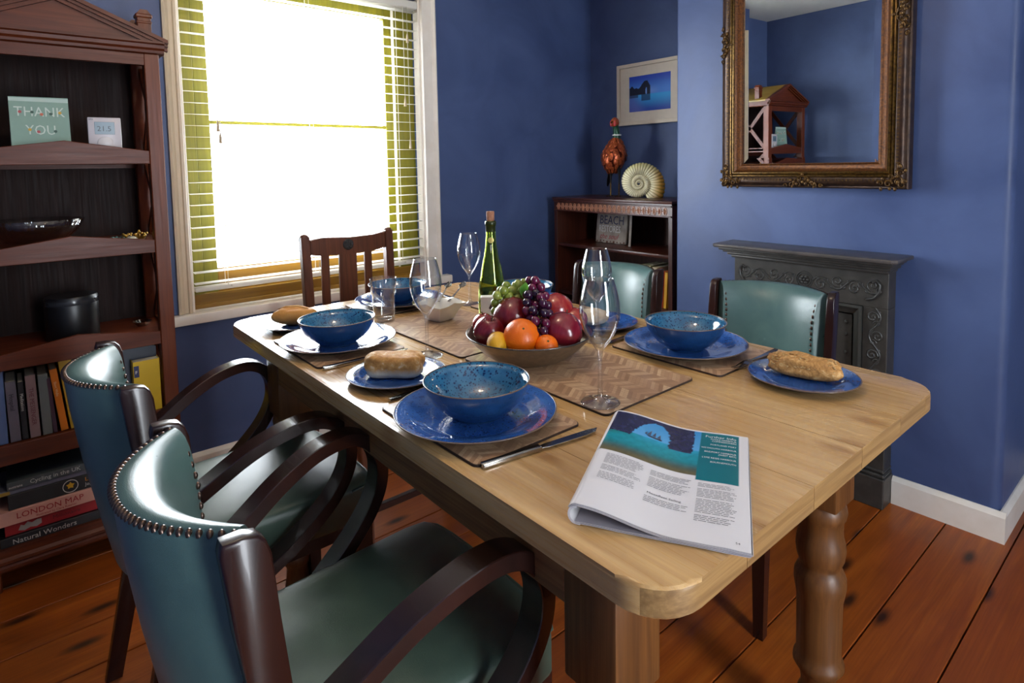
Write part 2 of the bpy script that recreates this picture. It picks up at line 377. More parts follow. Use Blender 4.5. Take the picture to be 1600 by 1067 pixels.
# ---- glazed door behind the camera, out of view, added to light the table's near side
dr = struct(G().box(.30, YF-.10, 0, .35, YF-.03, 2.1).box(.95, YF-.10, 0, 1.00, YF-.03, 2.1).box(.35, YF-.10, 2.04, .95, YF-.03, 2.1).obj('added_fill_door', WHITEP, smooth=0))
for x0 in (.35,):
    g = G().box(x0, YF-.09, 0, x0+.08, YF-.045, 2.04).box(x0+.52, YF-.09, 0, x0+.60, YF-.045, 2.04).box(x0+.08, YF-.09, 0, x0+.52, YF-.045, .22).box(x0+.08, YF-.09, 1.95, x0+.52, YF-.045, 2.04).box(x0+.08, YF-.08, 1.08, x0+.52, YF-.055, 1.11)
    lf = g.obj('added_door_leaf', WHITEP, dr, smooth=0)
    G().box(x0+.08, YF-.07, .22, x0+.52, YF-.066, 1.95).obj('added_door_pane', PANEG, lf, smooth=0)
# ---- venetian blind
SLAT = NT('white_blind_slat'); SLAT.set(col=S('f4f1ea'), rough=.45, sss=0); tr = SLAT.new('BsdfTranslucent'); tr.inputs[0].default_value = (.95, .93, .88, 1)
ms = SLAT.new('MixShader'); ms.inputs[0].default_value = .35; SLAT.link(SLAT.b.outputs[0], ms.inputs[1]); SLAT.link(tr.outputs[0], ms.inputs[2]); SLAT.link(ms.outputs[0], SLAT.n['Material Output'].inputs[0]); SLAT = SLAT.m
YS = YB+.018
bl = thing('venetian_blind', 'white wooden venetian blind hanging open in the sash window', 'blind', (1.0525, YS, .725))
bl_w = (WX1-WX0)/2-.008
g = G()
g.grid(lambda u, v: ((2*u-1)*bl_w, (v-.5)*.046, .0014*cos((v-.5)*pi)), 1, 6); gg = g.bm
bmesh.ops.solidify(gg, geom=gg.faces[:], thickness=.0022)
slat = g.obj('slat', SLAT, bl, smooth=60); slat.matrix_local = T(0, 0, .030) @ RX(R_(3))
for i in range(1, 29):
    c = slat.copy(); COL.objects.link(c); c.parent = bl; c.matrix_local = T(0, 0, .030+i*.0438) @ RX(R_(3))
G().box(-bl_w, -.024, 0, bl_w, .024, .017, .004, 2).obj('bottom_rail', SLAT, bl)
G().box(-bl_w, -.026, 1.225, bl_w, .026, 1.262, .004).obj('head_rail', SLAT, bl)
cordm = plain('blind_cord', 'e8e2d4', .7)
for x in (-.395, -.02, .395):
    for yy in (-.022, .022): G().tube([(x, yy, .01), (x, yy, 1.23)], .0012, 5).obj('ladder_cord', cordm, bl)
    G().tube([(x+.012, -.0235, .008), (x+.012, -.0235, .016)], .004, 8).obj('cord_button', cordm, bl)
for x, z in ((-.405, .66), (-.398, .615), (.43, .80), (.452, 1.1), (.452, .60)):
    G().tube([(x, -.030, 1.23), (x, -.030, z)], .0011, 5).obj('pull_cord', cordm, bl)
    G().lathe([(.002, .045), (.0045, .03), (.0065, 0), (0, 0)], 10, T(x, -.030, z-.04)).obj('cord_tassel', plain('tassel', 'b9a58a', .5), bl)
# ================================================================== TABLE
TZ = .77
t_x0, t_x1, t_y0, t_y1 = .455, 1.305, .325, 1.795
tb = thing('dining_table', 'long waxed pine farmhouse table with rounded corners and turned legs', 'table', ((t_x0+t_x1)/2, (t_y0+t_y1)/2, 0))
base = G().prism([(x-.88, y_-1.06) for x, y_ in rrect(t_x0, t_y0, t_x1, t_y1, .062, 7)], TZ-.036, TZ)
bmesh.ops.bevel(base.bm, geom=[e for e in base.bm.edges if all(abs(v.co.z-TZ) < 1e-5 for v in e.verts)], offset=.007, segments=3, affect='EDGES', profile=.6)
bmesh.ops.bevel(base.bm, geom=[e for e in base.bm.edges if all(abs(v.co.z-TZ+.036) < 1e-5 for v in e.verts)], offset=.004, segments=1, affect='EDGES')
seams = [t_x0-.1, .607, .776, .935, 1.096, 1.222, t_x1+.1]
for a, b in zip(seams[:-1], seams[1:]):
    bm = base.bm.copy()
    for x, sgn in ((a+.0005, -1), (b-.0005, 1)):
        r = bmesh.ops.bisect_plane(bm, geom=bm.verts[:]+bm.edges[:]+bm.faces[:], plane_co=(x-.88, 0, 0), plane_no=(sgn, 0, 0), clear_outer=True)
        bmesh.ops.holes_fill(bm, edges=[e for e in bm.edges if e.is_boundary])
    bmesh.ops.recalc_face_normals(bm, faces=bm.faces[:])
    for f in bm.faces:
        if abs(f.normal.y) > .35 and abs(f.normal.z) < .3: f.material_index = 1
    q = G(); q.bm.free(); q.bm = bm; q.obj('plank', [PINE, ENDG], tb, smooth=30)
base.bm.free()
LB = .0874
def table_leg(cx, cy):
    g = G().box(cx-LB/2, cy-LB/2, .528, cx+LB/2, cy+LB/2, TZ-.037, .003, 2)
    pr = [(.040, .528), (.0445, .520), (.0465, .508), (.044, .497), (.0405, .490), (.0395, .470), (.0405, .458), (.044, .445), (.0455, .430), (.043, .412), (.0385, .400), (.038, .394), (.042, .386), (.047, .374), (.0475, .358), (.0445, .340), (.042, .325), (.0415, .28), (.041, .22), (.041, .205), (.046, .198), (.047, .188), (.041, .178), (.033, .165), (.031, .14), (.037, .125), (.040, .112), (.036, .098), (.028, .085), (.030, .05), (.034, .03), (.030, .0), (0, 0)]
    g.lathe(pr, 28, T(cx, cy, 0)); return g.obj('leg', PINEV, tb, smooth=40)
lx0, lx1, ly0, ly1 = .5196+LB/2, 1.2345-LB/2, .441+LB/2, 1.680-LB/2
for x in (lx0, lx1):
    for y_ in (ly0, ly1): table_leg(x-.88, y_-1.06)
for x, d in ((lx0, -1), (lx1, 1)):
    xo = x-.88+d*(LB/2-.002)
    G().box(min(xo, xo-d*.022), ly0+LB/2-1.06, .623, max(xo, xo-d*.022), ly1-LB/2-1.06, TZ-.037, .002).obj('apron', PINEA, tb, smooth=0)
for y_, d in ((ly0, -1), (ly1, 1)):
    yo = y_-1.06+d*(LB/2-.002)
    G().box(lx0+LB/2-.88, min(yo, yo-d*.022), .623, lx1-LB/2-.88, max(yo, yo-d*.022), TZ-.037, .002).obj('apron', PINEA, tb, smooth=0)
# ================================================================== GREEN ARMCHAIRS   (local: faces +x, origin on the floor under the back posts)
def armchair(label, loc, rz, group):
    t = thing('leather_armchair', label, 'chair', loc, rz, group)
    def tilt(z): return (.80-z)*.055-.008           # how far the back leans forward as it goes down
    def plan(s_, z=.8): return (-(.094-(.80-z)*.105)*(1-abs(s_)**2.3), .178*s_)
    def nrm(s_):
        a, b = plan(s_-.01), plan(s_+.01); d = Vector((b[0]-a[0], b[1]-a[1])); d.normalize(); return Vector((-d.y, d.x))   # outward = -x side
    sec = [(0, .40), (.004, .50), (.006, .62), (.004, .72), (.0, .785), (-.003, .796), (-.009, .801), (-.022, .801), (-.036, .797), (-.048, .788), (-.058, .772), (-.066, .745), (-.071, .70), (-.073, .62), (-.068, .52), (-.060, .43), (-.052, .40)]
    NU = 30
    def P(s_, o, z, puff=0):
        px, py = plan(s_, z); n = nrm(s_); o2 = o*(1 if o > -.02 else (1-.42*abs(s_)**3))
        top = 0
        return Vector((px+n.x*o2+tilt(z), py+n.y*o2, z+top))
    g = G(); rings = []
    for i in range(NU+1):
        s_ = -1+2*i/NU; rings.append([g.bm.verts.new(P(s_, o, z)) for o, z in sec])
    for i in range(NU):
        for j in range(len(sec)): g.face([rings[i][j], rings[i+1][j], rings[i+1][(j+1) % len(sec)], rings[i][(j+1) % len(sec)]])
    g.face(rings[0]); g.face(rings[-1][::-1])
    g.obj('backrest', LEATHER, t, smooth=60)
    # nail studs: along the rear top edge and down both sides
    sg = G().lathe([(.0001, .0045), (.003, .0042), (.0052, .0028), (.0062, 0)], 10, Matrix.Diagonal((1.0, .62, 1, 1))); sme = None
    n1 = 40
    def stud(M):
        nonlocal sme
        if sme is None: o = sg.obj('nail_stud', STUD, t, smooth=180, M=M); sme = o.data
        else: link('nail_stud', sme, t, M)
    for i in range(n1):
        s_ = -.985+1.97*i/(n1-1); p = P(s_, -.003, .797); n = nrm(s_); nn = Vector((n.x, n.y, 1.4)).normalized(); tg = Vector((-n.y, n.x, 0))
        stud(fr(p, (n.cross(Vector((0, 0, 1))) if False else Vector((n.x, n.y, -.4)))+tg*.45, nn.cross(Vector((n.x, n.y, -.4))+tg*.45)))
    for sd in (-1, 1):
        for i in range(20):
            z = .775-i*.0165
            for o in (.006,):
                p = P(sd*.975, o-.001, z); n = nrm(sd*.95); stud(fr(p, (0, 0, 1), Vector((n.x, n.y, 0)).cross(Vector((0, 0, 1)))))
            if i % 1 == 0:
                zi = z-.012; oi_ = -(.050+.021*sm(.785, .71, zi)); p = P(sd*.972, oi_, zi); n = -nrm(sd*.95); stud(fr(p+n.to_3d()*.0005, (0, 0, 1), Vector((n.x, n.y, 0)).cross(Vector((0, 0, 1)))))
    # back posts, running down into raked rear legs
    for sd in (-1, 1):
        y0, y1 = (sd*.180, sd*.203) if sd > 0 else (sd*.203, sd*.180)
        pf = [(.058, .70), (.056, .757), (.050, .775), (.038, .787), (.020, .790), (-.006, .790), (-.010, .784), (.010, .70), (.045, .52), (.048, .44), (.028, .34), (-.045, .0), (-.013, .0), (.062, .33), (.092, .44), (.094, .52)]
        # order outline: front going down, rear going up
        out = [(-.028, .806), (-.006, .806), (.008, .802), (.016, .793), (.021, .777), (.027, .70), (.046, .52), (.058, .42), (.048, .32), (-.022, 0), (-.056, 0), (.006, .32), (.014, .42), (.008, .52), (-.020, .70), (-.031, .793)]
        M = Matrix(((1, 0, 0, 0), (0, 0, -1, 0), (0, 1, 0, 0), (0, 0, 0, 1)))   # (x,y,z)->(x,-z,y)
        G().prism(out, -y1, -y0, M, .003, 2).obj('back_post', CHAIRW, t, smooth=50)
    # bentwood arms
    sect = [(-.022, -.0115), (-.0205, -.013), (.0205, -.013), (.022, -.0115), (.022, .0115), (.0205, .013), (-.0205, .013), (-.022, .0115)]
    key = [(.060, .206, .560), (.105, .214, .590), (.165, .224, .628), (.225, .234, .655), (.275, .239, .666), (.315, .242, .664), (.348, .243, .645), (.368, .243, .612), (.372, .243, .575), (.362, .242, .535), (.335, .240, .492), (.295, .236, .452), (.245, .230, .412), (.200, .222, .380), (.165, .216, .352)]
    def cr(pts, n=5):
        out = []
        for i in range(len(pts)-1):
            p0, p1, p2, p3 = [Vector(pts[max(0, min(len(pts)-1, j))]) for j in (i-1, i, i+1, i+2)]
            for k in range(n):
                u = k/n; out.append(.5*((2*p1)+(-p0+p2)*u+(2*p0-5*p1+4*p2-p3)*u*u+(-p0+3*p1-3*p2+p3)*u**3))
        return out + [Vector(pts[-1])]
    for sd in (-1, 1):
        path = [Vector((p.x, p.y*sd, p.z)) for p in cr(key)]; g = G(); rings = []
        for i, p in enumerate(path):
            tt = (path[min(i+1, len(path)-1)]-path[max(i-1, 0)]).normalized(); ys = Vector((0, 1, 0)); nz = tt.cross(ys).normalized()
            rings.append([g.bm.verts.new(p+ys*a+nz*b) for a, b in sect])
        for a, b in zip(rings[:-1], rings[1:]):
            for i in range(8): g.face([a[i], a[(i+1) % 8], b[(i+1) % 8], b[i]])
        g.face(rings[0]); g.face(rings[-1])
        g.obj('armrest', CHAIRW, t, smooth=32)
    # seat
    def outline(r=0):
        pts = [(.03+r, -.178+r), (.40, -.196+r), (.445-r*.5, -.190+r), (.462-r, -.165+r), (.468-r, -.12), (.472-r, 0), (.468-r, .12), (.462-r, .165-r), (.445-r*.5, .190-r), (.40, .196-r), (.03+r, .178-r)]
        return pts
    g = G(); lv = [(0.004, .375), (.0, .385), (.0, .445), (.002, .457), (.008, .465), (.018, .470)]
    rs = [[g.bm.verts.new((p[0], p[1], z)) for p in outline(r)] for r, z in lv]; n = len(rs[0])
    for a, b in zip(rs[:-1], rs[1:]):
        for i in range(n): g.face([a[i], a[(i+1) % n], b[(i+1) % n], b[i]])
    g.face(rs[0][::-1]); last = rs[-1]; cen = Vector((.25, 0, 0))
    for f_2, z_ in ((.90, .4745), (.78, .477), (.6, .479), (.4, .480), (.2, .4805)):
        nx = [g.bm.verts.new((cen.x+(v.co.x-cen.x)*f_2, v.co.y*f_2, z_)) for v in rs[-1]]
        for i in range(n): g.face([last[i], last[(i+1) % n], nx[(i+1) % n], nx[i]])
        last = nx
    g.face(last)
    g.obj('seat', LEATHERS, t, smooth=60)
    G().tube([(p[0], p[1], .4555) for p in outline(-.001)][1:-1], .0028, 6).obj('piping', LEATHERS, t, smooth=180)
    # front legs and rails
    for sd in (-1, 1):
        g = G(); a = g.verts([(.415, sd*.180, .376), (.455, sd*.180, .376), (.455, sd*.140, .376), (.415, sd*.140, .376)]); b = g.verts([(.428, sd*.176, 0), (.454, sd*.176, 0), (.454, sd*.150, 0), (.428, sd*.150, 0)])
        g.face(a); g.face(b)
        for i in range(4): g.face([a[i], a[(i+1) % 4], b[(i+1) % 4], b[i]])
        g.obj('leg', CHAIRW, t, smooth=0)
    g = G().box(.05, -.170, .335, .45, -.150, .374).box(.05, .150, .335, .45, .170, .374).box(.42, -.15, .335, .44, .15, .374)
    g.obj('seat_rail', CHAIRW, t, smooth=0)
    return t
CG = 'green leather armchairs round the table'
ch1 = armchair('green leather armchair nearest the camera, back of studs curving round at lower left', (.176, .850, 0), 0, CG)
bpy.context.view_layer.update()
dup(ch1, 'second green leather armchair on the left, in front of the tall dark bookcase', (.164, 1.452, 0), 0, CG)
dup(ch1, 'green leather armchair in front of the black fireplace, tucked under the table', None, 0, CG, M=T(1.805, .902, 0) @ RZ(pi+R_(6)) @ Matrix.Diagonal((1, .935, 1, 1)))
dup(ch1, 'green leather armchair in front of the low carved bookcase, behind the wine glasses', None, 0, CG, M=T(1.780, 1.500, 0) @ RZ(pi+R_(6)) @ Matrix.Diagonal((1, .935, 1, 1)))
# ================================================================== WOODEN CHAIR at the window end (local: faces -y)
wc = thing('wooden_chair', 'brown slat-back wooden chair with carved rosette, at the window end', 'chair', (.970, 2.10, 0))
def post_path(sd): return [(sd*.160, .03, 0), (sd*.160, 0, .45), (sd*.163, .0, .72), (sd*.166, .012, .952)]
sq = [(-1, -.8), (-.8, -1), (.8, -1), (1, -.8), (1, .8), (.8, 1), (-.8, 1), (-1, .8)]
for sd in (-1, 1):
    g = G().tube(post_path(sd), [.014, .017, .0165, .0155], sect=sq, up=(0, 1, 0)); g.ball((sd*.166, .012, .950), .0165, sc=(1, 1, .75)); g.obj('back_post', OAKW, wc, smooth=40)
    G().tube([(sd*.150, -.39, 0), (sd*.158, -.385, .43)], [.013, .018], sect=sq, up=(0, 1, 0)).obj('front_leg', OAKW, wc, smooth=30)
    G().box(sd*.150-.008, -.375, .16, sd*.150+.008, .02, .18).obj('side_stretcher', OAKW, wc, smooth=0)
G().box(-.150, -.395, .090, .150, -.375, .112, .002).obj('front_stretcher', wood('dark_stretcher', '2a140d', '3a1c12', 0, .4, None, 0, .5), wc, smooth=0)
top = [(-.150, .885), (-.150, .940), (-.10, .945), (0, .938), (.10, .940), (.150, .948), (.150, .885), (.10, .878), (0, .875), (-.10, .878)]
MXZ = Matrix(((1, 0, 0, 0), (0, 0, 1, 0), (0, 1, 0, 0), (0, 0, 0, 1)))
G().prism(top, 0, .020, MXZ, .003).obj('top_rail', OAKW, wc, smooth=30)
G().box(-.150, 0, .53, .150, .018, .575, .003).obj('lower_rail', OAKW, wc, smooth=0)
for x0, x1 in ((-.108, -.078), (-.040, .030), (.062, .092)):
    G().box(x0, .003, .57, x1, .015, .885, .002).obj('slat', OAKW, wc, smooth=0)
ros = G().lathe([(0, .004), (.018, .004), (.021, .001), (.021, 0)], 20, fr((-.005, -.0005, .912), (1, 0, 0), (0, 0, 1)))
for i in range(6): ros.ball((.011*cos(i*pi/3), .011*sin(i*pi/3), .004), .0042, fr((-.005, -.0005, .912), (1, 0, 0), (0, 0, 1)), 8, 4)
ros.obj('rosette', plain('rosette_dark', '33302e', .4), wc)
G().box(-.17, -.40, .43, .17, .005, .452, .006, 2).obj('seat', OAKW, wc)
# ================================================================== TALL BOOKCASE (local: origin front centre on the floor, +y is depth)
BX, BY = .140, 2.20
bc = thing('tall_bookcase', 'tall dark wooden house-shaped bookcase with gable roof, left of the window', 'bookcase', (BX, BY, 0))
def M2(front=True): return MXZ
for sx in (-1, 1):
    for y0 in (0, .258):
        a = sx*.258; b = sx*.216
        G().box(min(a, b), y0, 0, max(a, b), y0+.042, 1.566, .0025).obj('corner_post', wood('bookcase_post', '5a260f', '743616', 2, .38, '301409', .2, .45, spec=.3), bc, smooth=0)
SH = [(1.259, True), (.976, True), (.678, True), (.420, False), (.118, False)]
for z, peak in SH:
    sh = G().box(-.252, .010, z-.016, .252, .292, z, .001).obj('shelf', BOOKWH, bc, smooth=0)
    if peak: poly = [(-.216, z-.040), (.216, z-.040), (.216, z+.001), (0, z+.031), (-.216, z+.001)]
    else: poly = [(-.216, z-.055), (.216, z-.055), (.216, z+.001), (-.216, z+.001)]
    if z > .2: G().prism(poly, .002, .016, MXZ, .0015).obj('shelf_rail', BOOKWH, bc, smooth=0)
    for y0 in (.284,): G().box(-.216, y0, z-.05, .216, y0+.012, z-.016).obj('rear_rail', BOOKWH, bc, smooth=0)
G().box(-.25, .02, 1.575, .25, .29, 1.585).obj('ceiling_board', BOOKWH, bc, smooth=0)
G().box(-.250, .292, .08, .250, .298, 1.60).obj('back_panel', wood('bookcase_back', '1e0f0a', '2a140d', 2, .6, '120805', 0, .5, spec=.2), bc, smooth=0)
prm = [(-.003, .058), (-.007, .064), (-.007, .072), (-.003, .078), (-.009, .084), (-.009, .092), (-.002, .100), (-.002, .122), (.014, .122), (.014, .058)]
G().prism([(a, b) for a, b in prm], -.262, .262, Matrix(((0, 0, 1, 0), (1, 0, 0, 0), (0, 1, 0, 0), (0, 0, 0, 1)))).obj('plinth_moulding', BOOKWH, bc, smooth=0)
for sx in (-1, 1):      # crossed braces in the open sides
    for z0, z1 in ((.10, .37), (.42, .63), (.69, .93), (.985, 1.215), (1.27, 1.545)):
        X = sx*.246
        for a, b in ((z0, z1), (z1, z0)):
            G().tube([(X, .040, a), (X, .260, b)], 1, sect=[(-.012, -.006), (.012, -.006), (.012, .006), (-.012, .006)], up=(1, 0, 0)).obj('cross_brace', BOOKW, bc, smooth=0)
        G().box(min(X-.006, X+.006), .04, z0-.035, max(X-.006, X+.006), .26, z0-.005).obj('side_rail', BOOKW, bc, smooth=0)
G().box(-.256, .002, 1.528, .256, .020, 1.566).obj('frieze', BOOKWH, bc, smooth=0)
cor = [(0, 1.562), (-.008, 1.566), (-.010, 1.574), (-.018, 1.580), (-.020, 1.590), (-.026, 1.594), (-.026, 1.600), (.020, 1.600), (.020, 1.562)]
G().prism(cor, -.272, .272, Matrix(((0, 0, 1, 0), (1, 0, 0, 0), (0, 1, 0, 0), (0, 0, 0, 1)))).obj('cornice', BOOKWH, bc, smooth=0)
for sx in (-1, 1): G().box(min(sx*.252, sx*.274), .0, 1.562, max(sx*.252, sx*.274), .31, 1.600, .004).obj('side_cornice', BOOKW, bc, smooth=0)
G().prism([(-.262, 1.600), (.262, 1.600), (0, 1.712)], .006, .020, MXZ).obj('pediment', BOOKWH, bc, smooth=0)
for sx in (-1, 1):
    for w0, w1, d0 in ((.0, .012, -.020), (.012, .022, -.012), (.022, .034, -.004)):
        a = [(sx*.285, 1.602-w0), (0, 1.724-w0), (0, 1.724-w1), (sx*.285, 1.602-w1+.0)]
        a = [(sx*.283, 1.608-w0), (0, 1.728-w0), (0, 1.728-w1), (sx*.283, 1.608-w1)]
        G().prism(a, d0, .012, MXZ).obj('raking_moulding', BOOKWH, bc, smooth=0)
    p = [(sx*.285, 1.606), (0, 1.726), (0, 1.716), (sx*.285, 1.596)]
    G().prism(p, .012, .315, MXZ).obj('roof_panel', wood('window_lit_roof_wood', '8a6a22', 'a5852e', 1, .45, '5e4312', 0, .6), bc, smooth=0)  # yellower than the case wood: window light put into the roof colour
    for y0 in (.075, .245):
        c = G().box(sx*.236-.020, y0, 1.615, sx*.236+.020, y0+.036, 1.700, .002).box(sx*.236-.024, y0-.004, 1.690, sx*.236+.024, y0+.040, 1.703, .003).box(sx*.236-.022, y0-.002, 1.672, sx*.236+.022, y0+.038, 1.680, .002)
        c.prism([(sx*.236-.020, 1.703), (sx*.236+.020, 1.703), (sx*.236+.010, 1.716), (sx*.236-.010, 1.716)], y0, y0+.036, MXZ)
        c.obj('chimney', BOOKW, bc, smooth=0)
FX = lambda x, y, z: fr((x, y, z), (1, 0, 0), (0, 0, 1))            # print facing -y
# ---- things on the tall bookcase
cd_ = thing('greeting_card', 'pale mint THANK YOU card standing on the top shelf', 'card', (.092, 2.262, 1.2595), R_(2))
g = G().prism([(-.070, 0), (.070, 0), (.070, .162), (-.070, .160)], -.0006, .0006, MXZ @ T(0, 0, 0)); g.obj('front_leaf', plain('mint_card', '86a598', .6), cd_, smooth=0, M=RX(R_(-6)))
G().prism([(-.070, 0), (.070, 0), (.070, .160), (-.070, .158)], -.0006, .0006, MXZ).obj('back_leaf', plain('mint_card_back', 'b9cfc6', .6), cd_, smooth=0, M=T(0, .036, 0) @ RX(R_(8)))
cm = RX(R_(-6)) @ FX(0, -.0012, 0); tw = plain('card_white_ink', 'c9d8cf', .6)
text('THANK', .040, cm @ T(0, .104, 0), tw, cd_, align='CENTER', spacing=1.05, sx=.85); text('YOU', .040, cm @ T(0, .050, 0), tw, cd_, align='CENTER', sx=.85)
for (x, z, c) in ((-.046, .116, 'b3545a'), (.004, .110, 'c06a52'), (.048, .116, 'c9a13a'), (-.026, .064, 'c9a13a'), (-.006, .058, 'b3545a'), (.034, .060, '3e5c52'), (.026, .112, '3e5c52'), (-.018, .116, '3e5c52')):
    G().lathe([(.0045, 0), (.0045, .0004), (0, .0006)], 7, cm @ T(x, z, 0)).obj('printed_flower', plain('ink_'+c, c, .6), cd_)
th = thing('thermostat', 'small white thermostat with grey screen on the top shelf', 'thermostat', (.246, 2.240, 1.2595), R_(-3))
G().box(-.043, 0, 0, .043, .022, .104, .003, 2).obj('casing', plain('thermostat_white', 'c9c3c8', .35), th)
G().box(-.026, -.0008, .052, .026, .002, .090, .0006).obj('screen', plain('lcd_grey', '6f8796', .25), th, smooth=0)
G().lathe([(.021, 0), (.021, .004), (.018, .006), (0, .0062)], 28, FX(0, 0, .024)).obj('dial', plain('thermostat_dial', 'd8d4d6', .35), th)
text('21.5', .022, FX(-.020, -.0011, .062), plain('lcd_digits', '32434d', .4), th)
text('salus', .006, FX(-.040, -.0003, .096), BLACK, th)
# ribbed glass bowl
gb = thing('glass_bowl', 'wide ribbed glass bowl on the second shelf', 'bowl', (.060, 2.340, .9765))
pr = [(0, .004), (.03, .004), (.075, .018), (.108, .048), (.125, .078), (.128, .078), (.112, .046), (.080, .014), (.035, 0), (0, 0)]
G().lathe(pr, 96, rf=lambda a, z: 1+.012*cos(32*a)*sm(0, .03, z), closed=False).obj('body', GLASS, gb, smooth=180)
# cluster of trinkets
GOLD = plain('gold_trinket', 'b08a3a', .3, .9); SHELLM = plain('pearly_shell', 'c9c2ac', .3); TEAL = plain('teal_stone', '5d8f8c', .3)
for i, (lab, m_, x, y_, pts, r) in enumerate((('teal stone bracelet lying on the second shelf', TEAL, .275, 2.30, 14, .004), ('gold bead necklace heaped on the second shelf beside the right post', GOLD, .315, 2.29, 26, .0045))):
    b = thing('bracelet' if i == 0 else 'necklace', lab, 'jewellery', (x, y_, .9765))
    for j in range(pts):
        a = 2*pi*j/pts*(1+i*.6); rr = .016+.010*((j*37 % 10)/10)
        G().ball((rr*cos(a)*1.4, rr*sin(a), .006+.010*i*abs(sin(a*1.7))), r, n=8, m=5).obj('bead', m_, b, smooth=180)
b = thing('scallop_shell', 'small pearly shell lying at the front of the second shelf', 'shell', (.298, 2.245, .9765))
G().lathe([(0, .014), (.008, .013), (.016, .007), (.019, 0), (0, 0)], 24, rf=lambda a, z: 1+.06*cos(12*a)).obj('body', SHELLM, b, smooth=60)
b = thing('gold_ring_dish', 'little gilt ring dish with a finial behind the shell', 'dish', (.322, 2.262, .9765))
G().lathe([(0, .002), (.014, .003), (.020, .010), (.0215, .010), (.015, 0), (0, 0)], 20).obj('body', GOLD, b); G().lathe([(.002, .002), (.002, .020), (.0045, .024), (.003, .030), (0, .033)], 10).obj('finial', GOLD, b)
b = thing('black_canister', 'black cylindrical canister on the third shelf', 'canister', (.137, 2.325, .6785))
G().lathe([(.068, 0), (.070, .003), (.070, .128), (.067, .134), (.060, .1345), (0, .1345)], 48).obj('body', BLACK, b, smooth=40)
G().lathe([(.071, .110), (.0715, .112), (.0715, .122), (.071, .124)], 48).obj('ring', plain('canister_ring', '2b2c30', .2), b)
b = thing('silver_dish', 'small silver dish at the right end of the third shelf', 'dish', (.325, 2.33, .6785))
G().lathe([(0, .003), (.012, .003), (.026, .016), (.028, .016), (.014, 0), (0, 0)], 24).obj('body', STEEL, b)
# books, spine forward (-y)
def book(name_, label, x, y, z, th_, h, d, col, lean=0, title=None, tcol='e8e2d6', tsize=.012, group=None, lying=False, rz=0, spine2=None, tx=None, ty=None, shear=0, page='cdbfa6'):
    t = thing(name_, label, 'book', (x, y, z), rz, group)
    # local standing frame: x thickness, y depth, z height
    R = RY(R_(lean))
    cov = plain('cover_'+str(col), col, .45)
    if lying:    # th_ = height of pile slot, h = length along x, d = depth
        g = G().box(0, 0, 0, h, .003, th_, .001).box(0, .003, 0, h, d, .0018).box(0, .003, th_-.0018, h, d, th_); g.obj('cover', cov, t, smooth=0)
        G().box(.003, .003, .002, h-.003, d-.003, th_-.002).obj('pages', plain('pages_'+page, page, .8), t, smooth=0)
    else:
        g = G().box(0, 0, 0, th_, .003, h, .001).box(0, .003, 0, .0015, d, h).box(th_-.0015, .003, 0, th_, d, h); g.obj('cover', cov, t, smooth=0, M=R)
        G().box(.0018, .003, .002, th_-.0018, d-.003, h-.002).obj('pages', plain('pages_'+page, page, .8), t, smooth=0, M=R)
    if title:
        tm = plain('ink_'+tcol, tcol, .5)
        if lying: text(title, tsize, FX(tx if tx is not None else .02, -.0005, ty if ty is not None else th_*.28), tm, t, shear=shear)
        else: text(title, tsize, R @ fr((th_*.28, -.0005, ty if ty is not None else h*.80), (0, 0, -1), (1, 0, 0)), tm, t)
    return t
SG = 'books standing on the fourth shelf of the tall bookcase'
Y4 = 2.222
bk = [('large_book', 'tall glossy blue landscape-photo book at the left end of the fourth shelf', -.068, .030, .236, .16, '5a6f9c', 0, None, 0, 0),
      ('paperback_book', 'grey paperback titled Hospital', -.033, .024, .178, .13, '6d6670', -1, 'Hospital', '2c2a30', .015),
      ('paperback_book', 'thin black paperback titled Meditations', -.006, .014, .172, .12, '1a1a1c', -1, 'Meditations', 'cfcac2', .011),
      ('paperback_book', 'pinkish paperback titled The Messenger', .012, .024, .186, .13, '8f7472', -1, 'THE MESSENGER', '6d3038', .015),
      ('paperback_book', 'dull grey-green paperback right of The Messenger', .041, .023, .182, .13, '6f7470', -1, None, 0, 0),
      ('thin_book', 'thin dark purple paperback leaning beside the orange book', .066, .010, .168, .12, '4a2f3e', -3, None, 0, 0),
      ('thin_book', 'thin bright orange paperback leaning left', .084, .018, .192, .13, 'd8760f', -5.5, 'Short Walks', 'e9c79a', .009),
      ('paperback_book', 'mustard yellow paperback, tallest of the leaning books', .108, .032, .222, .14, 'b98e17', -5.5, 'COUNTRY WALKS', '4c4530', .013)]
for nm, lab, x, t_, h, d, c, ln, tt, tc_, ts in bk:
    b = book(nm, lab+(', fourth shelf' if 'shelf' not in lab else ''), x, Y4, .4215, t_, h, d, c, ln, tt, tc_, ts or .01)
book('paperback_book', 'tan paperback leaning behind the second armchair, fourth shelf', .146, Y4, .4215, .022, .19, .13, '7b5a35', -7)
fld = thing('magazine_file', 'clear grey plastic magazine file behind the yellow guidebook', 'file', (.255, 2.262, .4215))
PL = plain('grey_plastic', '5c616c', .25, trans=.35)
G().prism([(0, 0), (.094, 0), (.094, .198), (.080, .202), (-.02, .232), (-.02, 0)], 0, .002, MXZ).obj('front_panel', PL, fld, smooth=0)
G().prism([(0, 0), (.094, 0), (.094, .198), (.080, .202), (-.02, .232), (-.02, 0)], .075, .077, MXZ).obj('rear_panel', PL, fld, smooth=0)
G().box(.092, .002, 0, .094, .075, .198).obj('end_panel', PL, fld, smooth=0)
yb = book('guidebook', 'bright yellow guidebook at the right end of the fourth shelf', .275, 2.212, .4215, .074, .168, .045, 'd2ab10', 0, None)
G().box(.002, -.0006, .118, .016, 0, .155).obj('label_patch', plain('navy_patch', '28305e', .5), yb, smooth=0)
text('F', .014, FX(.005, -.0012, .130), plain('ink_e8e2d6', 'e8e2d6', .5), yb)
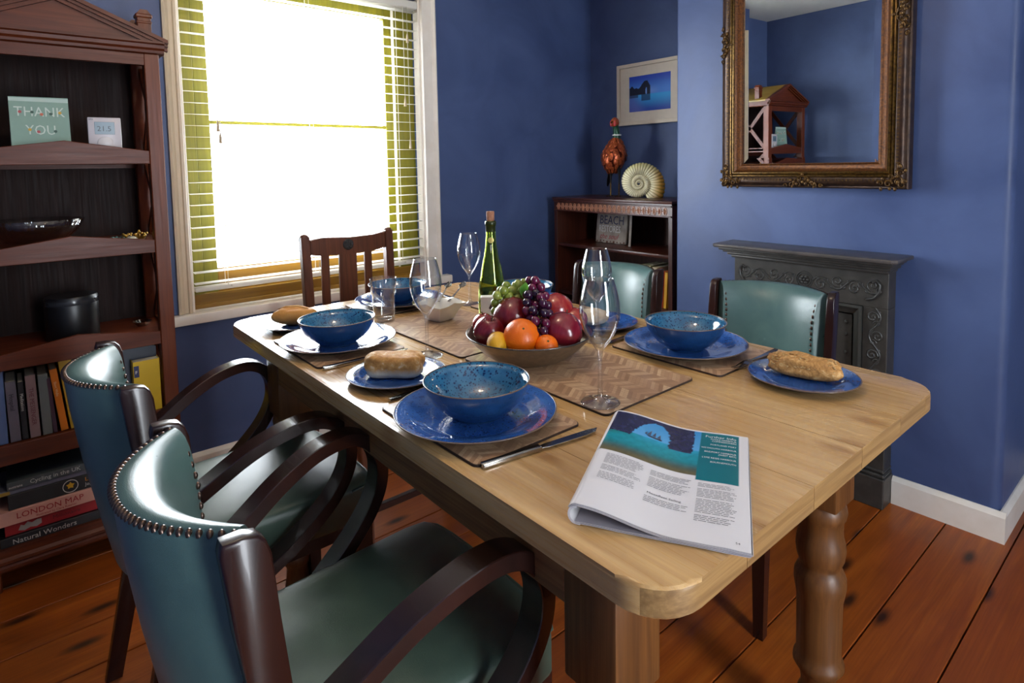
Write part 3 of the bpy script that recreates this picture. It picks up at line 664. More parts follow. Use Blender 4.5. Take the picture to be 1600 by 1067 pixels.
# lying stack on the bottom shelf
z0 = .1185
st = [('natural_wonders_book', 'large black book Natural Wonders, bottom of the lying pile', -.073, 2.212, .030, .262, .22, '1c1d22', 'Natural Wonders', 'c9c5be', .021, .026, .008),
      ('red_hardback_book', 'red hardback with a pale castle picture, second from the bottom of the pile', -.062, 2.222, .034, .245, .20, 'a3161c', None, '6d0d12', .020, 0, 0),
      ('london_map_book', 'pale pink boxed LONDON MAP book in the lying pile', -.0745, 2.214, .040, .262, .21, 'd9a08f', 'LONDON MAP', 'a81f22', .024, .040, .015),
      ('cookery_book', 'black cookery book with round white badge on its spine', -.050, 2.222, .044, .235, .20, '17191a', None, 'd8d4ce', .02, 0, 0),
      ('slim_paperback_book', 'slim grey paperback with gold spine end, second from the top of the pile', -.072, 2.226, .013, .235, .16, '6e6c7a', None, 'd8d4ce', .01, 0, 0),
      ('cycling_book', 'grey book Cycling in the UK on top of the lying pile', -.050, 2.222, .023, .225, .17, '4b5355', 'Cycling in the UK', 'c3c6c0', .017, .052, .007)]
piles = []
for nm, lab, x, y_, t_, L_, d, c, tt, tc_, ts, tx, ty in st:
    b = book(nm, lab+(', bottom shelf' if 'pile' in lab and 'top of' not in lab else ''), x, y_, z0, t_, L_, d, c, 0, tt, tc_, ts, lying=True, tx=tx, ty=ty); z0 += t_+.0004; piles.append(b)
INKW = plain('ink_d8d4ce', 'd8d4ce', .5)
text('Illustrated by Clare Rossiter', .0085, FX(.085, -.0005, .005), plain('ink_a81f22', 'a81f22', .5), piles[2])
text('Millionaire', .016, FX(.110, -.0005, .012), plain('ink_dark_red', '5d0b10', .5), piles[1])
gq = G().prism([(.030, .010), (.036, .024), (.044, .020), (.052, .028), (.062, .022), (.074, .027), (.084, .026), (.084, .012), (.072, .006), (.058, .010), (.044, .005)], 0, .0006, FX(0, 0, 0)); gq.obj('castle_picture', plain('castle_grey', 'a39c94', .6), piles[1], smooth=0)
G().lathe([(.0195, 0), (.0195, .0006), (.0175, .0006), (.0175, 0)], 32, FX(.146, 0, .022), closed=True).obj('badge_ring', INKW, piles[3])
G().prism([(.011*cos(i*pi/5+pi/2)*(1 if i % 2 == 0 else .6), .011*sin(i*pi/5+pi/2)*(1 if i % 2 == 0 else .6)) for i in range(10)], 0, .0007, FX(.146, 0, .024)).obj('badge_emblem', plain('ink_gold', 'd8a91e', .5), piles[3], smooth=0)
text('Le', .017, FX(.182, -.0005, .025), plain('ink_e08a1e', 'e08a1e', .5), piles[3]); text('Jogle', .014, FX(.182, -.0005, .010), INKW, piles[3])
G().box(.000, -.0007, .0015, .028, 0, .0115).obj('gold_patch', plain('gold_patch', 'b08a2e', .5), piles[4], smooth=0)
text('sustrans', .0095, FX(.004, -.0005, .006), INKW, piles[5])
# ================================================================== LOW BOOKCASE in the alcove (faces -x)
FM = lambda x, y, z: fr((x, y, z), (0, -1, 0), (0, 0, 1))            # print facing -x
lb = thing('low_bookcase', 'low dark wooden bookcase with carved frieze in the alcove', 'bookcase', (2.38, 2.06, 0))
hw = .397
for sy in (-1, 1): G().box(0, min(sy*hw, sy*(hw-.024)), 0, .32, max(sy*hw, sy*(hw-.024)), 1.000, .002).obj('side_panel', MAHOG, lb, smooth=0)
G().box(-.012, -hw-.006, 1.000, .325, hw+.006, 1.014, .004, 2).obj('top', MAHOGY, lb)
G().box(-.006, -hw, .992, .32, hw, 1.000).obj('top_moulding', MAHOGY, lb, smooth=0)
G().box(.312, -hw+.02, .06, .320, hw-.02, .995).obj('back_panel', wood('lowcase_back', '4a2c22', '5d3829', 2, .5, '2a1610', 0, .6), lb, smooth=0)
G().box(.0, -hw+.022, .936, .016, hw-.022, .992).obj('frieze', wood('frieze_wood', '5a3528', '70452f', 1, .3, '2a1610', 0, .6), lb, smooth=0)
for z in (.936, .984): G().box(-.006, -hw+.003, z, .002, hw-.003, z+.007, .002).obj('frieze_bead', MAHOGY, lb, smooth=0)
lk = G().tube([(0, .0085*cos(a), .0175*sin(a)) for a in [2*pi*i/16 for i in range(16)]], .0026, 6, closed=True, up=(1, 0, 0)); lk.ball((0, 0, 0), .0055, sc=(.6, .7, 2.0), n=8, m=6); lk.ball((0, .0155, 0), .003, n=6, m=4)
CARV = plain('carved_highlight', '9a644a', .28, c2='b07c5e', sc=80)
lk = lk.obj('carved_link', CARV, lb, M=T(-.001, -hw+.040, .9635)); lk.rotation_euler = (0, 0, 0)
for i in range(1, 24):
    c = lk.copy(); COL.objects.link(c); c.parent = lb; c.matrix_local = T(-.001, -hw+.040+i*.0311, .9635)
for z in (.755, .485, .08):
    G().box(.008, -hw+.023, z-.018, .312, hw-.023, z, .003, 2).obj('shelf', MAHOGY, lb, smooth=40)
G().box(.01, -hw+.02, 0, .03, hw-.02, .062).obj('plinth', MAHOGY, lb, smooth=0)
def sign(nm, lab, y, x, lean, w_, h_, seed, rz=0):
    t = thing(nm, lab, 'sign', (x, y, .7555), rz)
    r = random.Random(seed); pts = [(-w_/2, .004)]
    n_ = 12
    for i in range(n_): pts.append((-w_/2+w_*(i+.5)/n_, r.uniform(-.001, .006)))
    pts += [(w_/2, .004), (w_/2+.001, h_*.5), (w_/2, h_), (-w_/2, h_), (-w_/2-.001, h_*.5)]
    M = RY(R_(lean)) @ FM(0, 0, 0)
    pts = [(a, max(b, 0.0005)) for a, b in pts]
    G().prism(pts, -.012, 0, M, .001).obj('board', plain('worn_cream_board', 'a79e94', .6, c2='857a72', sc=20), t, smooth=0)
    RU = plain('rust_brown', '5a3020', .7)
    for i in range(9):
        xx = -w_/2+w_*(i+.5)/9; G().lathe([(.004+.003*r.random(), 0), (.003, .0006), (0, .0007)], 7, M @ T(xx, .006+.006*r.random(), 0)).obj('rust_patch', RU, t)
    return t, M
s1, M = sign('beach_sign', 'distressed wooden sign reading BEACH RESTORES the soul', 2.185, 2.545, 7, .215, .200, 1)
text('BEACH', .068, M @ T(-.088, .106, .0004), plain('ink_navy', '20254e', .5), s1, sx=.82); text('RESTORES', .052, M @ T(-.090, .062, .0004), plain('ink_white', 'd8d6d4', .5), s1, sx=.66)
text('the soul', .042, M @ T(-.080, .024, .0004), plain('ink_crimson', '9c2836', .5), s1, sx=.95, shear=.4)
s2, M = sign('beach_sign', 'second distressed sign standing behind the BEACH sign', 2.045, 2.53, 3, .110, .205, 2, R_(-52))
for nm, lab, y, t_, h, c, ln in (('hardback_book', 'cream hardback with dark spine motif beside the armchair back', 1.795, .030, .195, 'c9bb9a', 0), ('hardback_book', 'orange hardback at the right of the low bookcase', 1.758, .014, .180, 'd8561c', 2),
                           ('hardback_book', 'yellow paperback at the far right of the low bookcase', 1.738, .016, .178, 'd8a128', 3), ('hardback_book', 'olive green hardback deeper in the low bookcase', 1.838, .034, .200, '8a8a5a', 0), ('hardback_book', 'pale yellow hardback left of the olive one', 1.876, .036, .198, 'bdb985', 0)):
    t = thing(nm, lab+', lower shelf', 'book', (2.425, y, .4855), 0)
    R = RX(R_(ln)); G().box(0, -t_/2, 0, .002, t_/2, h).box(.002, -t_/2, 0, .15, -t_/2+.0016, h).box(.002, t_/2-.0016, 0, .15, t_/2, h).obj('cover', plain('cover_'+c, c, .5), t, smooth=0, M=R)
    G().box(.002, -t_/2+.0016, .002, .148, t_/2-.0016, h-.002).obj('pages', plain('pages_x', 'd8ceb4', .8), t, smooth=0, M=R)
G().lathe([(.003, 0), (.003, .0005), (0, .0006)], 8, FM(0, 0, .09) @ Matrix.Diagonal((1, 3, 1, 1))).obj('printed_figure', BLACK, [o for o in bpy.data.objects if o.get('label', '').startswith('cream hardback')][0])
# framed picture on the alcove wall
pc = thing('framed_picture', 'cream-framed seascape print of a sea arch on the alcove wall', 'picture', (2.798, 2.100, 1.589))
WF = plain('cream_frame', 'e3d6c2', .5)
for a in ((-.226, -.174, -.206, .174), (.206, -.174, .226, .174), (-.206, -.174, .206, -.154), (-.206, .154, .206, .174)):
    G().box(-.024, a[0], a[1], 0, a[2], a[3], .0015).obj('frame_rail', WF, pc, smooth=0)
G().box(-.012, -.206, -.154, -.010, .206, .154).obj('mount', plain('cream_mount', 'e0d5c4', .7), pc, smooth=0)
g = G(); g.grid(lambda u, v: (-.0126, .141-.282*u, -.100+.200*v), 110, 80); pp = g.obj('seascape_print', VC, pc, smooth=0)
def seap(co):
    u = (.141-co.y)/.282; v = (co.z+.1)/.2
    sky = lerp(S('2848b8'), S('4a86dc'), sm(1, .55, v)); sky = lerp(sky, S('8aa8e8'), .7*sm(.35, 0, abs(u-.45))*sm(.75, .5, v)*sm(.4, .55, v))
    sea = lerp(S('2f9fe0'), S('2040a0'), sm(.45, 0, v)); sea = lerp(sea, S('5d68b8'), .8*sm(.45, .1, u+.35*(v-.2)))
    c = sky if v > .47 else sea
    top = .68+.03*sin(u*26)-.02*sin(u*61)
    if .0 <= u < .52:
        t_ = top if u < .22 else (.64+.20*sm(.22, .40, u) if u < .46 else .82-2.0*(u-.46))
        hole = ((u-.425)/.020)**2+((v-.56)/.10)**2 < 1 and v > .3
        if .47 < v < t_ and not hole: c = S('181c34')
        if u < .22 and .40 < v < .47+.0: c = lerp(S('181c34'), sea, .3)
        if .30 < u < .52 and .30 < v <= .47 and not hole: c = lerp(S('141c48'), sea, .25)
    return c
paint(pp, seap)
# pheasant figurine
ph = thing('pheasant_figurine', 'metal pheasant ornament with copper feathers on the low bookcase', 'figurine', (2.560, 2.165, 1.0145))
COP = plain('copper_feathers', '8f3a22', .3, .55, c2='cc6a38', sc=90)
def bodyr(t_): return .068*sin(pi*min(1, max(0, t_)))**.6
bz0, bz1 = .125, .335
def bodyp(t_, a): r = bodyr(t_)*(1 if t_ < .5 else (1-.42*(t_-.5)/.5)); return Vector((r*1.0*cos(a)*1.0+.012*(t_-.5), r*.90*sin(a)-(.022*(t_-.5)), bz0+(bz1-bz0)*t_))
g = G(); g.grid(lambda u, v: bodyp(.001+.998*u, 2*pi*v), 18, 24, wv=True); g.obj('body', plain('dark_copper', '5a2114', .35, .7), ph)
fe = []
for row in range(8):
    t_ = .10+row*.11
    for k in range(11):
        a = 2*pi*(k+.5*(row % 2)+.2*((row*k*7) % 3-1))/11; p = bodyp(t_, a); q = bodyp(t_+.01, a); up = (q-p).normalized(); out = Vector((cos(a), sin(a), -.15)).normalized(); sd = up.cross(out).normalized(); out = sd.cross(up)
        L = .042; wd = .0150*max(.45, bodyr(t_)/.068); gq = G()
        rows_ = [(L*.55, .5, .0), (L*.2, 1.0, .004), (-L*.15, .95, .007), (-L*.4, .55, .008), (-L*.52, .0, .006)]
        v = []
        for yy, ww, oo in rows_: v.append([p+up*yy+out*(oo+.001)+sd*wd*ww*s_-out*.003*abs(s_) for s_ in (-1, 0, 1)])
        vs = [[gq.bm.verts.new(x) for x in r_] for r_ in v]
        for i in range(len(vs)-1):
            for j in range(2): gq.face([vs[i][j], vs[i+1][j], vs[i+1][j+1], vs[i][j+1]])
        gq.obj('feather', COP, ph, smooth=180)
G().tube([(.010, -.008, .290), (.008, -.012, .320), (.004, -.012, .355), (-.002, -.010, .388)], [.026, .021, .018, .017], 16).obj('neck', plain('bottle_green_enamel', '1f4a34', .3, .3), ph, smooth=180)
G().tube([(.008+.0215*cos(a), -.012+.0215*sin(a), .336) for a in [2*pi*i/18 for i in range(18)]], .004, 6, closed=True).obj('neck_ring', plain('white_enamel', 'e4e4de', .4), ph)
h_ = G().ball((-.004, -.009, .404), .025, sc=(1, .9, 1.15)); h_.obj('head', plain('red_enamel', 'a8302c', .3, .2, c2='7c5a22', sc=120), ph, smooth=180)
for sy in (-1, 1): G().ball((-.020, -.009+sy*.013, .398), .010, sc=(.8, .6, 1.6)).obj('wattle', plain('wattle_red', 'd04a48', .3), ph, smooth=180)
G().lathe([(.007, 0), (.004, .010), (0, .016)], 8, T(-.026, -.009, .406) @ RY(R_(-105))).obj('beak', GILT, ph)
for y_ in (-.030, .030):
    G().tube([(.004, y_, .165), (.006, y_, .115), (.004, y_, .072)], [.011, .006, .004], 8).obj('thigh', BLACK, ph)
    lg = G().tube([(.004, y_, .076), (.002, y_*.97, .003)], .0042, 8)
    for dx, dy in ((-.028, 0), (-.022, .012), (-.022, -.012), (.014, 0)): lg.tube([(.002, y_*.97, .005), (.002+dx, y_*.97+dy, .0025)], .0024, 5)
    lg.obj('leg', GILT, ph)
G().tube([(.03, .040, .175), (.05, .070, .130), (.062, .095, .085), (.070, .110, .055)], [.016, .013, .010, .004], 8, sect=[(-1, -.3), (0, -.5), (1, -.3), (1, .3), (0, .5), (-1, .3)]).obj('tail', plain('tail_black', '181418', .4), ph)
# ammonite ornament
am = thing('ammonite_ornament', 'ivory and yellow spiral ammonite ornament on the low bookcase', 'ornament', (2.550, 1.990, 1.0145), R_(37))
g = G(); turns = 3.6; NU = 860; NV = 12; Rm = .152; kk = math.log(2.2)/(2*pi)
def spiral(u, v):
    th_ = u*turns*2*pi; S_ = math.exp(kk*(th_-turns*2*pi)); R0 = Rm*S_; tr_ = R0*.30; rc = R0-tr_
    rib = 1-.10*max(0, cos(40*th_))**2
    a = -1.05+(turns*2*pi-th_); q = 2*pi*v; rr = tr_*rib
    return (-(.010+.022*S_)*sin(q)*rib-.010*(1-S_), -(rc+rr*cos(q))*cos(a), max((rc+rr*cos(q))*sin(a)+.074, .0))
g.grid(spiral, NU, NV, wv=True)
amo = g.obj('shell', VCG, am, smooth=180)
def amc(co):
    y_, z_ = -co.y, co.z-.074; r = sqrt(y_*y_+z_*z_)
    c = lerp(S('f6efcb'), S('e0a414'), .95*sm(.05, .12, y_)*sm(.05, .11, r)); c = lerp(c, S('b9b440'), .5*sm(.03, .10, z_)*sm(.05, .10, r)); ph_a = atan2(z_, y_); return lerp(c, S('8f7c24'), .75*max(0, cos(40*(turns*2*pi-1.05-ph_a)))**2*sm(.01, .03, r))
paint(amo, amc)
# ================================================================== MIRROR on the chimney breast
mM = T(2.262, 1.005, 1.60) @ RZ(R_(-1.3)) @ RY(R_(-.4))
mr = thing('wall_mirror', 'ornate bronze and gilt framed wall mirror above the black fireplace', 'mirror', M=mM)
mw, z0m, z1m = .338, -.508, .560      # half width, bottom, top (frame outside)
def frame_sweep(prof, name, mat, smooth=40):      # prof: (inset from outside, proud)
    g = G(); cs = [(-1, -1), (1, -1), (1, 1), (-1, 1)]; rings = []
    for cy, cz in cs:
        rings.append([g.bm.verts.new((-p, cy*(mw-i), (z0m+i) if cz < 0 else (z1m-i))) for i, p in prof])
    for j in range(4):
        A, B = rings[j], rings[(j+1) % 4]
        for i in range(len(prof)-1): g.face([A[i], A[i+1], B[i+1], B[i]])
    return g.obj(name, mat, mr, smooth=smooth)
frame_sweep([(0, -.030), (0, .004), (.004, .008), (.008, .006), (.012, .012), (.022, .018), (.036, .016), (.040, .012)], 'outer_moulding', DKBRONZE)
frame_sweep([(.040, .012), (.043, .018), (.047, .019), (.050, .014), (.054, .020), (.058, .021), (.061, .016)], 'gilt_bead', GILT)
frame_sweep([(.061, .016), (.066, .010), (.072, .006), (.084, .005), (.088, .008), (.091, .006), (.092, -.006)], 'inner_slip', BRONZE)
ins = .091; bvw = .022
g = G().box(-.0005, -mw+ins+bvw, z0m+ins+bvw, 0, mw-ins-bvw, z1m-ins-bvw); g.obj('mirror_glass', MIRR, mr, smooth=0)
bt = math.tan(R_(2.4))*bvw
for name_, q in (('bevel', [(-1, -1), (-1, 1)]), ('bevel', [(1, 1), (1, -1)]), ('bevel', [(1, -1), (-1, -1)]), ('bevel', [(-1, 1), (1, 1)])):
    g = G(); v = []
    for i_, off in ((bvw, .0005), (0, -bt+.0005)):
        for sy, sz in q: v.append(((-off), sy*(mw-ins-i_), (z0m+ins+i_) if sz < 0 else (z1m-ins-i_)))
    vv = g.verts(v); g.face([vv[0], vv[1], vv[3], vv[2]]); g.obj(name_, MIRR, mr, smooth=0)
# pierced beading: small teeth along the frame
tg = G()
for sgn in (-1, 1):
    for i in range(80): z = z0m+.05+i*.012; tg.box(-.0175, sgn*(mw-.030)-.004, z, -.014, sgn*(mw-.030)+.004, z+.004)
for i in range(48): y_ = -mw+.05+i*.0122; tg.box(-.0175, y_, z0m+.026, -.014, y_+.004, z0m+.034)
tt_ = tg.obj('beading', GILT, mr, smooth=0); tt_['kind'] = 'stuff'
def curl(r0, turns_, n=22, s_=1, a0=0, flat=1):
    return [((r0*(1-i/n*.86))*cos(a0+s_*turns_*2*pi*i/n), (r0*(1-i/n*.86))*sin(a0+s_*turns_*2*pi*i/n)) for i in range(n+1)]
def ornament(M, kind, sc=1.0):
    g = G(); r = random.Random(5)
    P = lambda pts, x=.018: [M @ Vector((-x, p[0]*sc, p[1]*sc)) for p in pts]
    if kind == 'corner':
        for cx, cy, rr, s_, a in ((.028, .028, .020, 1, 0), (.055, .018, .013, -1, pi), (.018, .055, .013, 1, -pi/2), (.014, .014, .012, -1, pi/2), (.046, .044, .011, 1, pi), (.078, .020, .009, 1, 0), (.020, .078, .009, -1, pi/2)):
            g.tube(P([(cx+a_, cy+b_) for a_, b_ in curl(rr, 1.3, s_=s_, a0=a)]), [.0042*sc*(1-.6*i/22) for i in range(23)], 6)
        for k in range(14):
            a = r.uniform(0, pi/2); d = r.uniform(.02, .085); g.ball(M @ Vector((-.018, d*cos(a)*sc*(1 if a < pi/4 else .8), d*sin(a)*sc)), .0055*sc, sc=(.8, 1, 1.3), n=8, m=5)
    else:
        for s2 in (-1, 1):
            for cx, cy, rr, s_, a in ((.018, .012, .013, 1, 0), (.042, .010, .010, -1, pi), (.012, .034, .009, 1, -pi/2), (.064, .008, .007, 1, 0)):
                g.tube(P([(s2*(cx+a_), cy+b_) for a_, b_ in curl(rr, 1.2, s_=s_, a0=a)]), [.0036*sc*(1-.6*i/22) for i in range(23)], 6)
        g.tube(P([(-.040, .0), (-.034, .022), (-.018, .038), (0, .044), (.018, .038), (.034, .022), (.040, .0)]), .0032*sc, 6)
        for k in range(9): g.ball(M @ Vector((-.020, (k-4)*.011*sc, (.016+.006*((k*7) % 3))*sc)), .006*sc, sc=(.8, 1, 1.2), n=8, m=5)
        g.ball(M @ Vector((-.020, 0, .050*sc)), .006*sc, n=8, m=5)
    return g
ORN = plain('ornament_bronze', '33241a', .36, .6, c2='765628', sc=110)
for sy, sz in ((-1, -1), (1, -1), (-1, 1), (1, 1)):
    ornament(T(0, sy*mw, z0m if sz < 0 else z1m) @ Matrix.Diagonal((1, -sy, -sz, 1)), 'corner').obj('corner_ornament', ORN, mr, smooth=60)
ornament(T(0, 0, z0m), 'mid').obj('edge_ornament', ORN, mr, smooth=60)
for sy in (-1, 1): ornament(T(0, sy*mw, .06) @ RX(sy*pi/2), 'mid').obj('edge_ornament', ORN, mr, smooth=60)
# ================================================================== FIREPLACE
fp = thing('fireplace', 'small black cast-iron fireplace with scroll relief and mantel shelf', 'fireplace', M=T(2.2995, .985, 0) @ Matrix.Diagonal((1, .972, 1, 1)))
# local: x negative into the room, y along wall
g = G().prism([(-.165, -.322), (-.150, -.336), (-.0, -.336), (-.0, .336), (-.150, .336), (-.165, .322)], .857, .871, bev=.004, seg=2); g.obj('mantel_shelf', plain('iron_shelf', '4c4845', .36, .3, c2='5c5552', sc=20), fp)
g = G()
for w_, d, z in ((.318, .140, .845), (.308, .125, .836), (.300, .105, .824), (.290, .090, .812)): g.box(-d, -w_, z, 0, w_, z+.013, .004, 2)
g.obj('cornice_moulding', IRON, fp)
D = .070
G().box(-D, -.285, .690, 0, .285, .815, .002).obj('frieze_panel', IRON, fp, smooth=0)
for sy in (-1, 1):
    G().box(-D, min(sy*.285, sy*.205), .130, 0, max(sy*.285, sy*.205), .690, .002).obj('jamb', IRON, fp, smooth=0)
    G().box(-D-.018, min(sy*.292, sy*.190), 0, 0, max(sy*.292, sy*.190), .105, .003).box(-D-.012, min(sy*.290, sy*.195), .105, 0, max(sy*.290, sy*.195), .118, .004).box(-D-.006, min(sy*.288, sy*.198), .120, 0, max(sy*.288, sy*.198), .132, .004).obj('plinth_block', IRON, fp)
IR2 = plain('iron_lip', '54544f', .32, .4)
lip = [(0, .0), (.0, .010), (.008, .012), (.014, .004), (.030, -.012), (.034, -.014), (.036, -.030), (.045, -.040)]
g = G(); rings = []
for cy, cz in ((-.205, .0), (-.205, .690), (.205, .690), (.205, .0)):
    rings.append([g.bm.verts.new((-D-b+.0, cy-a*(1 if cy > 0 else -1), (cz-a) if cz > 0 else 0)) for a, b in lip])
for A, B in zip(rings[:-1], rings[1:]):
    for i in range(len(lip)-1): g.face([A[i], A[i+1], B[i+1], B[i]])
g.obj('inner_moulding', IR2, fp)
hoodp = [(-.162, 0), (-.162, .648), (.162, .648), (.162, 0), (.110, 0), (.110, .36), (.085, .47), (.045, .53), (0, .55), (-.045, .53), (-.085, .47), (-.110, .36), (-.110, 0)]
G().prism(hoodp, -.045, -.030, Matrix(((0, 0, 1, 0), (1, 0, 0, 0), (0, 1, 0, 0), (0, 0, 0, 1)))).obj('register_plate', IRON, fp, smooth=30)
G().box(-.028, -.16, 0, -.001, .16, .65).obj('firebox_back', plain('soot', '0a0a0a', .9), fp, smooth=0)
G().tube([(-.050, y_, z_) for y_, z_ in [(-.118, .02), (-.118, .36), (-.092, .475), (-.049, .538), (0, .558), (.049, .538), (.092, .475), (.118, .36), (.118, .02)]], .006, 8).obj('arch_bead', IR2, fp)
for sy in (-1, 1):
    for z_ in (.30, .37, .44, .51, .575, .62): G().lathe([(.006, 0), (.006, .002), (.003, .005), (0, .0055)], 12, FM(-.045, sy*.142, z_)).obj('rivet', IR2, fp)
RELF = plain('relief_iron', '4a4a48', .34, .35)
def scrolls(cy, cz, mir, path, sc=1):
    g = G(); x = -D+.0005
    for pts, r in path:
        g.tube([(x, cy+mir*a*sc, cz+b*sc) for a, b in pts], [r*(1-.35*abs(2*i/(len(pts)-1)-1)) for i in range(len(pts))], 6)
    return g
def vine(L, amp, n):
    out = [([(L*i/(6*n), amp*sin(pi*i/6)) for i in range(6*n+1)], .0042)]
    for k in range(n):
        cx, cy, s_ = L*(k+.5)/n, (-.45 if k % 2 == 0 else .45)*amp, (1 if k % 2 == 0 else -1)
        out.append(([(cx+a, cy+b) for a, b in curl(.020, 1.4, s_=s_, a0=pi/2*s_)], .0042))
        out.append(([(cx+.022+a, -cy*.8+b) for a, b in curl(.012, 1.0, s_=-s_, a0=-pi/2*s_)], .0034))
        out.append(([(cx-.018+a, -cy*1.2+b) for a, b in curl(.009, .8, s_=s_, a0=0)], .003))
    return out
for mir in (-1, 1):
    scrolls(mir*.030, .756, mir, vine(.235, .020, 4)).obj('scroll_relief', RELF, fp, smooth=60)
    g = G()
    for pts, r in vine(.46, .018, 7): g.tube([(-D+.0005, mir*.246+b*mir, .690-a) for a, b in pts], r*.9, 6)
    g.obj('scroll_relief', RELF, fp, smooth=60)
    g = G().tube([(-D-.002, mir*(.246+a), .735+b) for a, b in [(-.03, -.02), (-.005, -.012), (.012, .01), (.014, .035), (.002, .048), (-.010, .040)]], .005, 6); g.obj('scroll_relief', RELF, fp, smooth=60)
g = G()
for rr in (.030, .023): g.tube([(-D+.0005, rr*cos(a), .756+rr*sin(a)) for a in [2*pi*i/24 for i in range(24)]], .003, 6, closed=True)
for i in range(6): g.ball((-D-.002, .012*cos(i*pi/3), .756+.012*sin(i*pi/3)), .0055, n=8, m=5)
g.ball((-D-.003, 0, .756), .005, n=8, m=5); g.obj('rosette_relief', RELF, fp, smooth=60)
# ================================================================== TABLEWARE
# place mats with a printed herringbone veneer pattern
def mat_herring():
    n = NT('herringbone_veneer_print'); n.tc.outputs['Object']
    sep = n.new('SeparateXYZ'); n.link(n.tc.outputs['Object'], sep.inputs[0])
    def m(op, a, b=None, c=None):
        o = n.new('Math', operation=op)
        for i, v in enumerate((a, b, c)):
            if v is None: continue
            if hasattr(v, 'links'): n.link(v, o.inputs[i])
            else: o.inputs[i].default_value = v
        return o.outputs[0]
    W = .034; u = m('DIVIDE', m('ADD', sep.outputs['X'], 1.0), W); cidx = m('FLOOR', u); fu = m('FRACT', u)
    par = m('MODULO', cidx, 2.0); fz = m('ADD', m('MULTIPLY', par, m('SUBTRACT', 1.0, m('MULTIPLY', fu, 2.0))), fu)     # zigzag 0..1..0
    v = m('DIVIDE', m('SUBTRACT', m('ADD', sep.outputs['Y'], 1.0), m('MULTIPLY', fz, W*.62)), .0088); sidx = m('FLOOR', v); fv = m('FRACT', v)
    cb = n.new('CombineXYZ'); n.link(cidx, cb.inputs[0]); n.link(sidx, cb.inputs[1]); wn = n.new('TexWhiteNoise'); n.link(cb.outputs[0], wn.inputs['Vector'])
    col = n.ramp(wn.outputs['Value'], [(0, S('a07a5c')), (.5, S('be9672')), (1, S('d6b48e'))])
    g = n.noise(n.coord((160, 14, 20), False), 2, 3); col = n.mix(n.ramp(g, [(.35, (.3,)*3), (.6, (0, 0, 0))]), col, S('8a6448'))
    ln = m('LESS_THAN', fv, .07); col = n.mix(m('MULTIPLY', ln, .35), col, S('6a4a34'))
    n.set(col=col, rough=.34, coat=.35, crough=.22); return n.m
HERR = mat_herring(); EDGE = plain('mat_dark_edge', '33231c', .6)
def placemat(label, x0, y0, x1, y1, group, r=.012, z=TZ):
    cx, cy = (x0+x1)/2, (y0+y1)/2
    t = thing('placemat', label, 'placemat', (cx, cy, z+.0002), 0, group)
    pl = rrect(x0-cx, y0-cy, x1-cx, y1-cy, r, 4)
    G().prism(pl, 0, .0034).obj('backing', EDGE, t, smooth=0)
    G().prism(rrect(x0-cx+.0012, y0-cy+.0012, x1-cx-.0012, y1-cy-.0012, r, 4), .0034, .0040).obj('veneer', HERR, t, smooth=0)
    return t
PG = 'herringbone placemats on the table'
placemat('large herringbone mat under the fruit bowl and the nearest wine glass', .742, .648, 1.002, 1.058, PG)
placemat('large herringbone mat under the white sugar bowl, beyond the fruit bowl', .742, 1.064, 1.002, 1.474, PG)
placemat('small herringbone mat under the nearest blue dinner plate', .478, .655, .690, .938, PG)
placemat('small herringbone mat under the blue dinner plate by the second armchair', .480, 1.215, .692, 1.498, PG)
placemat('small herringbone mat under the blue dinner plate facing the fireplace', 1.046, .620, 1.262, .900, PG)
placemat('small herringbone mat under the far right plate, behind the fruit', 1.046, 1.170, 1.262, 1.453, PG)
placemat('herringbone mat at the window end before the wooden chair', .776, 1.53, 1.056, 1.735, PG)
# crockery
MZ = TZ+.0045
def plate_proto(r, h, label, loc, group, cat='plate', nm='dinner_plate'):
    t = thing(nm, label, cat, loc, 0, group)
    k = r/.135
    top = [(0, .0055), (.082*k, .0055), (.092*k, .0075), (.104*k, .0125), (.120*k, h-.0015), (.1335*k, h)]
    G().lathe(top + [(.1333*k, h-.0004), (.118*k, h-.0052), (.100*k, .0075), (.090*k, .0032), (0, .0032)], 72).obj('glazed_face', G_PLATE, t, smooth=60)
    G().lathe([(.1338*k, h-.0006), (.118*k, h-.0056), (.100*k, .0070), (.088*k, .0028), (.086*k, 0), (.080*k, 0), (.079*k, .0022), (0, .0022)], 72).obj('underside', G_UNDER, t, smooth=60)
    rim = [(.1340*k+.0013*cos(a), h-.0004+.0011*sin(a)) for a in [2*pi*i/8 for i in range(8)]]
    G().lathe(rim, 72, closed=True).obj('rim', G_RIM, t, smooth=180)
    return t
def bowl_proto(label, loc, group):
    t = thing('soup_bowl', label, 'bowl', loc, 0, group)
    inn = [(0, .0085), (.018, .0088), (.036, .0110), (.055, .0195), (.0705, .0330), (.081, .0470), (.0868, .0600)]
    out = [(.0885, .0600), (.0835, .0450), (.0745, .0290), (.0630, .0165), (.0500, .0070), (.0435, .0035), (.0415, 0), (.037, 0), (.036, .002), (0, .002)]
    G().lathe(inn+[(.0873, .0595), (.0815, .0462), (.0712, .0322), (.0555, .0186), (.036, .0100), (0, .0066)], 72).obj('speckled_inside', G_IN, t, smooth=180)
    G().lathe([(.0883, .0596)]+out[1:]+[(0, .0060), (.036, .0094), (.0558, .0180), (.0716, .0317), (.0820, .0459)], 72, closed=False).obj('outside', G_OUT, t, smooth=60)
    G().lathe([(.0878+.0012*cos(a), .0600+.0011*sin(a)) for a in [2*pi*i/8 for i in range(8)]], 72, closed=True).obj('rim', G_RIM, t, smooth=180)
    return t
DP = 'blue dinner plates with brown rims'; SB = 'blue speckled soup bowls'; SP = 'small blue side plates'
p0 = plate_proto(.135, .0185, 'blue dinner plate nearest the camera, by the front armchair', (.576, .788, MZ), DP)
bpy.context.view_layer.update()
